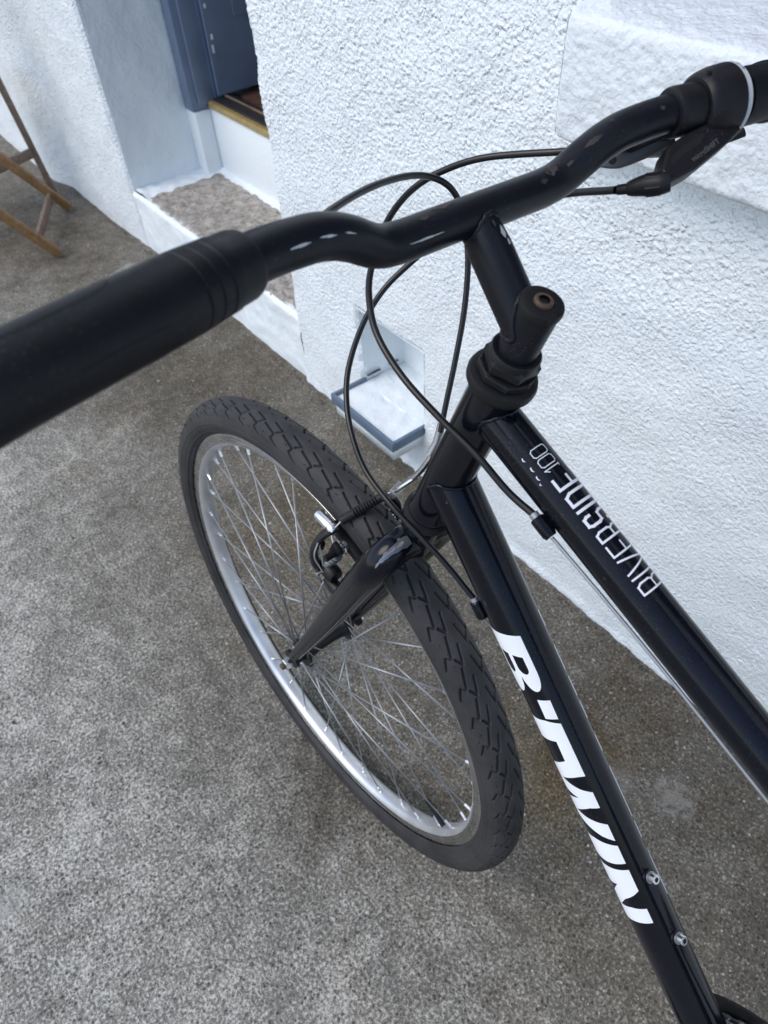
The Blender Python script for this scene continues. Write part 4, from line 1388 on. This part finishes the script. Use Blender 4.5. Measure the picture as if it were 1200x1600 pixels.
# brake arms
for s in (1, -1):
    fwd_ = nrm(V(.95, 0, .2))
    boss = V(-.1000, s * .0455, .6230)
    tube('brake_arm', [bp_(V(-.0890, s * .0490, .6170)), bp_(V(-.0862, s * .0530, .6290)), bp_(V(-.0845, s * .0520, .6430)), bp_(V(-.0868, s * .0440, .6570)), bp_(V(-.0930, s * .0350, .6660)), bp_(V(-.0965, s * .0290, .6690))],
         [.0072, .0068, .0060, .0056, .0054, .0040], M['black_metal'], bk_, 16, 6, flat=.7)
    lathe('arm_hub', bp_(V(-.1080, s * .0440, .6160)), fwd_, [(0, .0078), (.003, .0092), (.020, .0092), (.022, .0080)], M['black_metal'], bk_, 24)
    pdir = nrm(V(-.0115, s * -.0106, .0193))
    lathe('pivot_barrel', bp_(V(-.0925, s * .0452, .6240)), pdir, [(0, .0052), (.0012, .0064), (.010, .0064), (.0105, .0055), (.012, .0055), (.0125, .0066), (.0145, .0066), (.015, .0055), (.0165, .0055), (.017, .0068), (.020, .0068), (.021, .0056)], M['alloy'], bk_, 28)
    lathe('arm_bolt', bp_(V(-.0862, s * .0420, .6430)), nrm(V(.5, s * .7, .5)), [(0, .0048), (.004, .0048), (.0048, .0040)], M['black_metal'], bk_, 18)
    tube('return_spring', [bp_(V(-.0980, s * .0520, .6200)), bp_(V(-.0905, s * .0560, .6400)), bp_(V(-.0900, s * .0500, .6560))], .0009, M['steel'], bk_, 8, 5)
    sc_o = V(-.0948, s * .0500, .6190)
    sc_d = nrm(V(.0009, s * .0090, -.0010))
    lathe('screw_seat', bp_(sc_o - sc_d * .006), sc_d, [(0, .0050), (.003, .0052), (.006, .0040), (.0075, .0034)], M['black_metal'], bk_, 16)
    lathe('tension_screw', bp_(sc_o), sc_d, [(0, .0016), (.0055, .0016), (.0056, .0027), (.0080, .0027), (.0086, .0018)], M['chrome'], bk_, 14)
    # pad with its stack of washers, across the rim
    rimc = V(-.1030, s * .0140, .6450)
    tn = nrm(V(.645 - WR, 0, .103))
    obox('brake_pad', bp_(rimc + V(0, s * .0075, 0)), tn, Y, np.cross(tn, Y), .056, .012, .013, M['rubber'], bk_, .003)
    lathe('pad_washer', bp_(rimc + V(0, s * .0135, .001)), V(0, s, 0), [(0, .0074), (.0035, .0074), (.0045, .0058), (.0065, .0058)], M['chrome'], bk_, 24)
    lathe('pad_post', bp_(rimc + V(0, s * .016, 0)), V(0, s, 0), [(0, .0036), (.022, .0036)], M['black_metal'], bk_, 14)
    obox('arm_slot', bp_(rimc + V(.004, s * .0235, -.004)), nrm(V(.4, 0, -.9)), Y, nrm(V(.9, 0, .4)), .030, .006, .012, M['black_metal'], bk_, .002)
# clamp bolt of the wire, bright
lathe('wire_clamp', bp_(V(-.0965, .0335, .6655)), nrm(V(.026, .001, .0052)), [(0, .0050), (.003, .0062), (.0060, .0062), (.0066, .0050), (.0075, .0050), (.0080, .0058), (.0255, .0058), (.0268, .0050)], M['chrome'], bk_, 24)

# ---- wheels
def tyre_mesh():
    PITCH = 65
    per = 56
    nth = PITCH * per
    rt_ = .0232
    cr = WR - rt_
    half_w = R(142)
    wmax = 29.5 / 1000 / rt_
    ph = np.concatenate([np.linspace(-half_w, -wmax, 44, endpoint=False), np.linspace(-wmax, wmax, 92, endpoint=False), np.linspace(wmax, half_w, 45)])
    nph = len(ph)
    plen = 2 * math.pi * WR / PITCH * 1000
    segs = [((0, 3.4), (19.5, 7.6)), ((19.5, 7.6), (12.2, 12.9)), ((22.8, 10.4), (44.8, 15.6)), ((44.8, 15.6), (41.6, 20.6)), ((41.6, 20.6), (55, 26.5))]
    s_ = np.arange(per) / per * plen
    w_ = ph * rt_ * 1000
    Sg, Wg = np.meshgrid(s_, w_, indexing='ij')
    def depth(Sg, Wg):
        dmin = np.full(Sg.shape, 9.0)
        for (a, b) in segs:
            for k in (-2, -1, 0, 1, 2):
                p, q_ = np.array(a) + (k * plen, 0), np.array(b) + (k * plen, 0)
                dv = q_ - p
                t_ = np.clip(((Sg - p[0]) * dv[0] + (Wg - p[1]) * dv[1]) / (dv @ dv), 0, 1)
                wd = np.hypot(Sg - p[0] - t_ * dv[0], Wg - p[1] - t_ * dv[1])
                dmin = np.minimum(dmin, wd)
        return dmin
    dl_, dr_ = depth(Sg, Wg), depth((Sg + plen / 2), -Wg)
    dm = np.minimum(dl_, dr_)
    groove = 3.0 * (1 - smoothstep(.85, 1.25, dm))
    aw = np.abs(Wg)
    groove *= smoothstep(29, 25.5, aw)
    crown = .6 * smoothstep(24.5, 27.5, aw)              # shoulder edge step
    hatch = .22 * ((np.sin(Sg * 2 * math.pi / 1.4) > .2) & (np.sin(Wg * 2 * math.pi / 1.4) > .2)) * ((aw > 17) & (aw < 25))
    ribs = -.22 * (np.sin(Sg * 2 * math.pi / (plen / 16)) > 0) * ((aw > 41) & (aw < 47)) - .6 * ((aw > 36.5) & (aw < 38)) - .6 * ((aw > 48.5) & (aw < 50)) + .5 * ((aw > 52) & (aw < 53.5))
    dep = (groove + crown + hatch + ribs) / 1000
    rr = rt_ - dep
    sq = 1 + .0 * Sg
    rad = cr + rr * np.cos(ph)[None, :]
    yy = rr * np.sin(ph)[None, :]
    th_ = (np.arange(nth) / nth) * 2 * math.pi
    radF = np.tile(rad, (PITCH, 1)); yF = np.tile(yy, (PITCH, 1))
    P = np.stack([radF * np.cos(th_)[:, None], yF, radF * np.sin(th_)[:, None]], -1).reshape(-1, 3)
    i, j = np.meshgrid(np.arange(nth), np.arange(nph - 1), indexing='ij')
    a = (i * nph + j).ravel(); b = (((i + 1) % nth) * nph + j).ravel()
    F = np.stack([a, a + 1, b + 1, b], 1)
    return P, F
def ring_g(prof, seg=240):
    """closed profile (radius, y) revolved about Y"""
    th_ = np.linspace(0, 2 * np.pi, seg, endpoint=False)
    n = len(prof)
    vs_ = np.array([[r_ * math.cos(a), y, r_ * math.sin(a)] for a in th_ for r_, y in prof])
    fs_ = []
    for i in range(seg):
        k = (i + 1) % seg
        for j in range(n):
            m_ = (j + 1) % n
            fs_.append((i * n + j, i * n + m_, k * n + m_, k * n + j))
    return vs_, fs_
NSP = 36
def make_wheel(center):
    w = empty('wheel', tuple(center), bike)
    P, F = tyre_mesh()
    mesh('tyre', P, F, M['tyre'], w)
    half_p = [(.3125, .0090), (.3128, .0118), (.3115, .0131), (.3100, .0128), (.3090, .0130), (.3058, .0130), (.3054, .0125), (.3050, .0130), (.3022, .0130), (.3018, .0125), (.3014, .0130), (.2985, .0130), (.2972, .0122), (.2955, .0112), (.2925, .0085), (.2912, .0050), (.2908, 0)]
    prof = half_p + [(r_, -y) for r_, y in reversed(half_p[:-1])] + [(.3090, -.0085), (.3060, -.004), (.3060, .004), (.3090, .0085)]
    v, f = ring_g(prof)
    ro = mesh('rim', v, f, M['rim'], w, auto=28)
    ro.data.materials.append(M['track'])
    for p_ in ro.data.polygons:
        c_ = p_.center
        if abs(c_.y) > .0122 and math.hypot(c_.x, c_.z) > .2975:
            p_.material_index = 1
    lathe('hub', (0, -.036, 0), Y, [(0, .009), (.0005, .0215), (.0032, .0215), (.0040, .015), (.010, .0120), (.020, .0105), (.052, .0105), (.062, .0120), (.068, .015), (.0688, .0215), (.0715, .0215), (.072, .009)], M['black_metal'], w, 36)
    lathe('axle', (0, -.058, 0), Y, [(0, .0045), (.116, .0045)], M['alloy'], w, 16)
    for s in (1, -1):
        lathe('axle_cone', (0, s * .0365, 0), V(0, s, 0), [(0, .010), (.004, .009), (.010, .009), (.0105, .006)], M['black_metal'], w, 20)
        lathe('axle_washer', (0, s * .0552, 0), V(0, s, 0), [(0, .0088), (.0016, .0088)], M['alloy'], w, 24)
        lathe('axle_nut', (0, s * .0570, 0), V(0, s, 0), [(0, .0080), (.0006, .0084), (.0062, .0084), (.0072, .0074)], M['chrome'], w, 6, auto=20)
        lathe('axle_end', (0, s * .0640, 0), V(0, s, 0), [(0, .0045), (.0045, .0045), (.0055, .0036)], M['rusty'], w, 16)
    me_sp = me_np = None
    for k in range(NSP):
        side = 1 if k % 2 == 0 else -1
        lead = 1 if (k // 2) % 2 == 0 else -1
        phi = 2 * math.pi * (k + .5) / NSP
        hub_a = phi + lead * R(62)
        yf = side * (.0350 + .0016 * lead)
        a = V(.0195 * math.cos(hub_a), yf, .0195 * math.sin(hub_a))
        b = V(.2905 * math.cos(phi), side * .0022, .2905 * math.sin(phi))
        dv = b - a
        Ln = np.linalg.norm(dv)
        if me_sp is None:
            v, f = tube_g([(0, 0, 0), (0, 0, .5), (0, 0, 1)], .00105, 8)
            o = mesh('spoke', v, f, M['steel'], w)
            me_sp = o.data
            v, f = lathe_g((0, 0, 0), Z, [(-.011, .0012), (-.0105, .0019), (-.002, .0019), (-.0015, .0026), (0, .0026)], 8)
            o2 = mesh('nipple', v, f, M['chrome'], w, auto=30)
            me_np = o2.data
        else:
            o = link(bpy.data.objects.new('spoke', me_sp), w)
            o2 = link(bpy.data.objects.new('nipple', me_np), w)
        q_ = Vector(dv).to_track_quat('Z', 'Y')
        o.rotation_mode = o2.rotation_mode = 'QUATERNION'
        o.rotation_quaternion = q_; o.location = tuple(a); o.scale = (1, 1, Ln)
        o2.rotation_quaternion = q_; o2.location = tuple(b)
    return w
fwheel = make_wheel(WC)
pv = R(211)
for nm, a0_, a1_, r_, mt in (('valve', .2915, .252, [.0034, .0030], 'rubber'),):
    tube(nm, [V(a0_ * math.cos(pv), 0, a0_ * math.sin(pv)), V(.275 * math.cos(pv), 0, .275 * math.sin(pv)), V(a1_ * math.cos(pv), 0, a1_ * math.sin(pv))], [.0036, .0032, .0036], M[mt], fwheel, 14)
# moulding hairs left on the tread shoulders
def hairs():
    parts = []
    rng = np.random.default_rng(2)
    for k in range(260):
        a_ = 2 * math.pi * (k + rng.random() * .5) / 260
        for s in (1, -1):
            if rng.random() < .45:
                continue
            ph_ = s * R(rng.choice([40, 47, 58]))
            er = V(math.cos(a_), 0, math.sin(a_))
            nn_ = er * math.cos(ph_) + Y * math.sin(ph_)
            p = er * (WR - .0232) + nn_ * .0228
            tip = p + nn_ * rng.uniform(.002, .0045) + V(*rng.normal(0, .0008, 3))
            parts.append(tube_g([p, tip], [.00035, .0002], 5))
    v, f = join(parts)
    o = mesh('tyre_hairs', v, f, M['rubber'], fwheel)
    o['kind'] = 'stuff'
hairs()
# rear wheel: copies of the front one's pieces
rw = empty('wheel', tuple(RA), bike)
for ch in list(fwheel.children):
    c = ch.copy(); link(c, rw)

# ---- cranks
ck = empty('crankset', tuple(BB), bike)
CY = -.046
def plate(r0, r1, y0, y1, seg=96):
    return ring_g([(r1, y0), (r1, y1), (r0, y1), (r0, y0)], seg)
v, f = ring_g([(.0985, CY - .0035), (.1000, CY - .0025), (.1000, CY - .0005), (.0985, CY + .0005), (.088, CY + .0005), (.086, CY - .001), (.070, CY - .001), (.070, CY - .003), (.086, CY - .003), (.088, CY - .0035)], 128)
mesh('chain_guard', v, f, M['plastic'], ck, auto=30)
# toothed ring
nt_ = 38
vs_, fs_ = [], []
prof_t = []
for k in range(nt_ * 4):
    rr = (.0745, .0745, .0790, .0790)[k % 4]
    prof_t.append((rr, 2 * math.pi * k / (nt_ * 4)))
n = len(prof_t)
for y in (CY + .004, CY + .006):
    vs_ += [(r_ * math.cos(a), y, r_ * math.sin(a)) for r_, a in prof_t]
for y in (CY + .004, CY + .006):
    vs_ += [(.058 * math.cos(a), y, .058 * math.sin(a)) for r_, a in prof_t]
for k in range(n):
    m_ = (k + 1) % n
    fs_ += [(k, m_, n + m_, n + k), (2 * n + k, 3 * n + k, 3 * n + m_, 2 * n + m_), (k, 2 * n + k, 2 * n + m_, m_), (n + k, n + m_, 3 * n + m_, 3 * n + k)]
mesh('chainring', vs_, fs_, M['black_metal'], ck, smooth=False)
for k in range(5):
    a_ = R(20 + 72 * k)
    tube('spider_arm', [V(0, CY, 0), V(.066 * math.cos(a_), CY + .001, .066 * math.sin(a_))], [.012, .007], M['black_metal'], ck, 12, flat=.4)
# chain: outer and inner links around the front half of the ring, straight runs back
def chain():
    pr_c = .0775
    pitch = .0127
    pts = []
    circ = pr_c * math.pi
    nl = int(circ / pitch)
    for k in range(nl + 1):
        a = R(-90) + math.pi * k / nl
        pts.append(V(pr_c * math.cos(a), CY + .005, pr_c * math.sin(a)))
    for k in range(1, 22):
        pts.append(V(-k * pitch, CY + .005, pr_c - k * .0014))
        pts.insert(0, V(-k * pitch, CY + .005, -pr_c + k * .0014))
    cache = {}
    for k in range(len(pts) - 1):
        a, b = pts[k], pts[k + 1]
        outer = k % 2
        if outer not in cache:
            parts = []
            wdt = .0036 if outer else .0024
            for s in (-1, 1):
                bm = []
                for e in (0, pitch):
                    for ang in np.linspace(90, 270, 7) if e == 0 else np.linspace(-90, 90, 7):
                        bm.append((e + .0042 * math.cos(R(ang)), .0042 * math.sin(R(ang))))
                v1 = [(x, s * wdt - .0005, z) for x, z in bm] + [(x, s * wdt + .0005, z) for x, z in bm]
                m_ = len(bm)
                f1 = [tuple(range(m_)), tuple(reversed(range(m_, 2 * m_)))] + [(i, m_ + i, m_ + (i + 1) % m_, (i + 1) % m_) for i in range(m_)]
                parts.append((v1, f1))
            for e in (0, pitch):
                parts.append(lathe_g((e, -.0044, 0), Y, [(0, .0019), (.0088, .0019)], 10))
            v, f = join(parts)
            o = mesh('chain_link', v, f, M['alloy'], ck, smooth=False)
            cache[outer] = o.data
        else:
            o = link(bpy.data.objects.new('chain_link', cache[outer]), ck)
        dv = b - a
        o.location = tuple(a)
        o.rotation_euler = (0, -math.atan2(dv[2], dv[0]), 0)
chain()
for s, a_ in ((-1, 110), (1, 290)):
    e_ = V(.17 * math.cos(R(a_)), s * .062, .17 * math.sin(R(a_)))
    tube('crank_arm', [V(0, s * .050, 0), e_ * V(.5, 1, .5), e_], [.013, .0105, .010], M['black_metal'], ck, 16, 4, flat=.6)
    obox('pedal', e_ + V(0, s * .055, 0), X, Y, Z, .095, .085, .022, M['rubber'], ck, .005)
# ---- saddle and post
sp = empty('saddle', tuple(BB + ST * .70), bike)
tube('seat_post', [ST * -.30, ST * -.02], .0136, M['alloy'], sp, 24)
sec = [(.150, .018, .018), (.10, .022, .024), (.03, .038, .03), (-.04, .075, .036), (-.10, .085, .036), (-.125, .07, .028), (-.135, .03, .01)]
vs_, fs_ = [], []
for x, wv, hv in sec:
    for k in range(20):
        a_ = 2 * math.pi * k / 20
        vs_.append((x, wv * math.cos(a_), .03 + hv * math.sin(a_) * (1 if math.sin(a_) > 0 else .45)))
for i in range(len(sec) - 1):
    for k in range(20):
        fs_.append((i * 20 + k, i * 20 + (k + 1) % 20, (i + 1) * 20 + (k + 1) % 20, (i + 1) * 20 + k))
fs_ += [tuple(reversed(range(20))), tuple(range((len(sec) - 1) * 20, len(sec) * 20))]
mesh('saddle_cover', vs_, fs_, M['saddle'], sp)
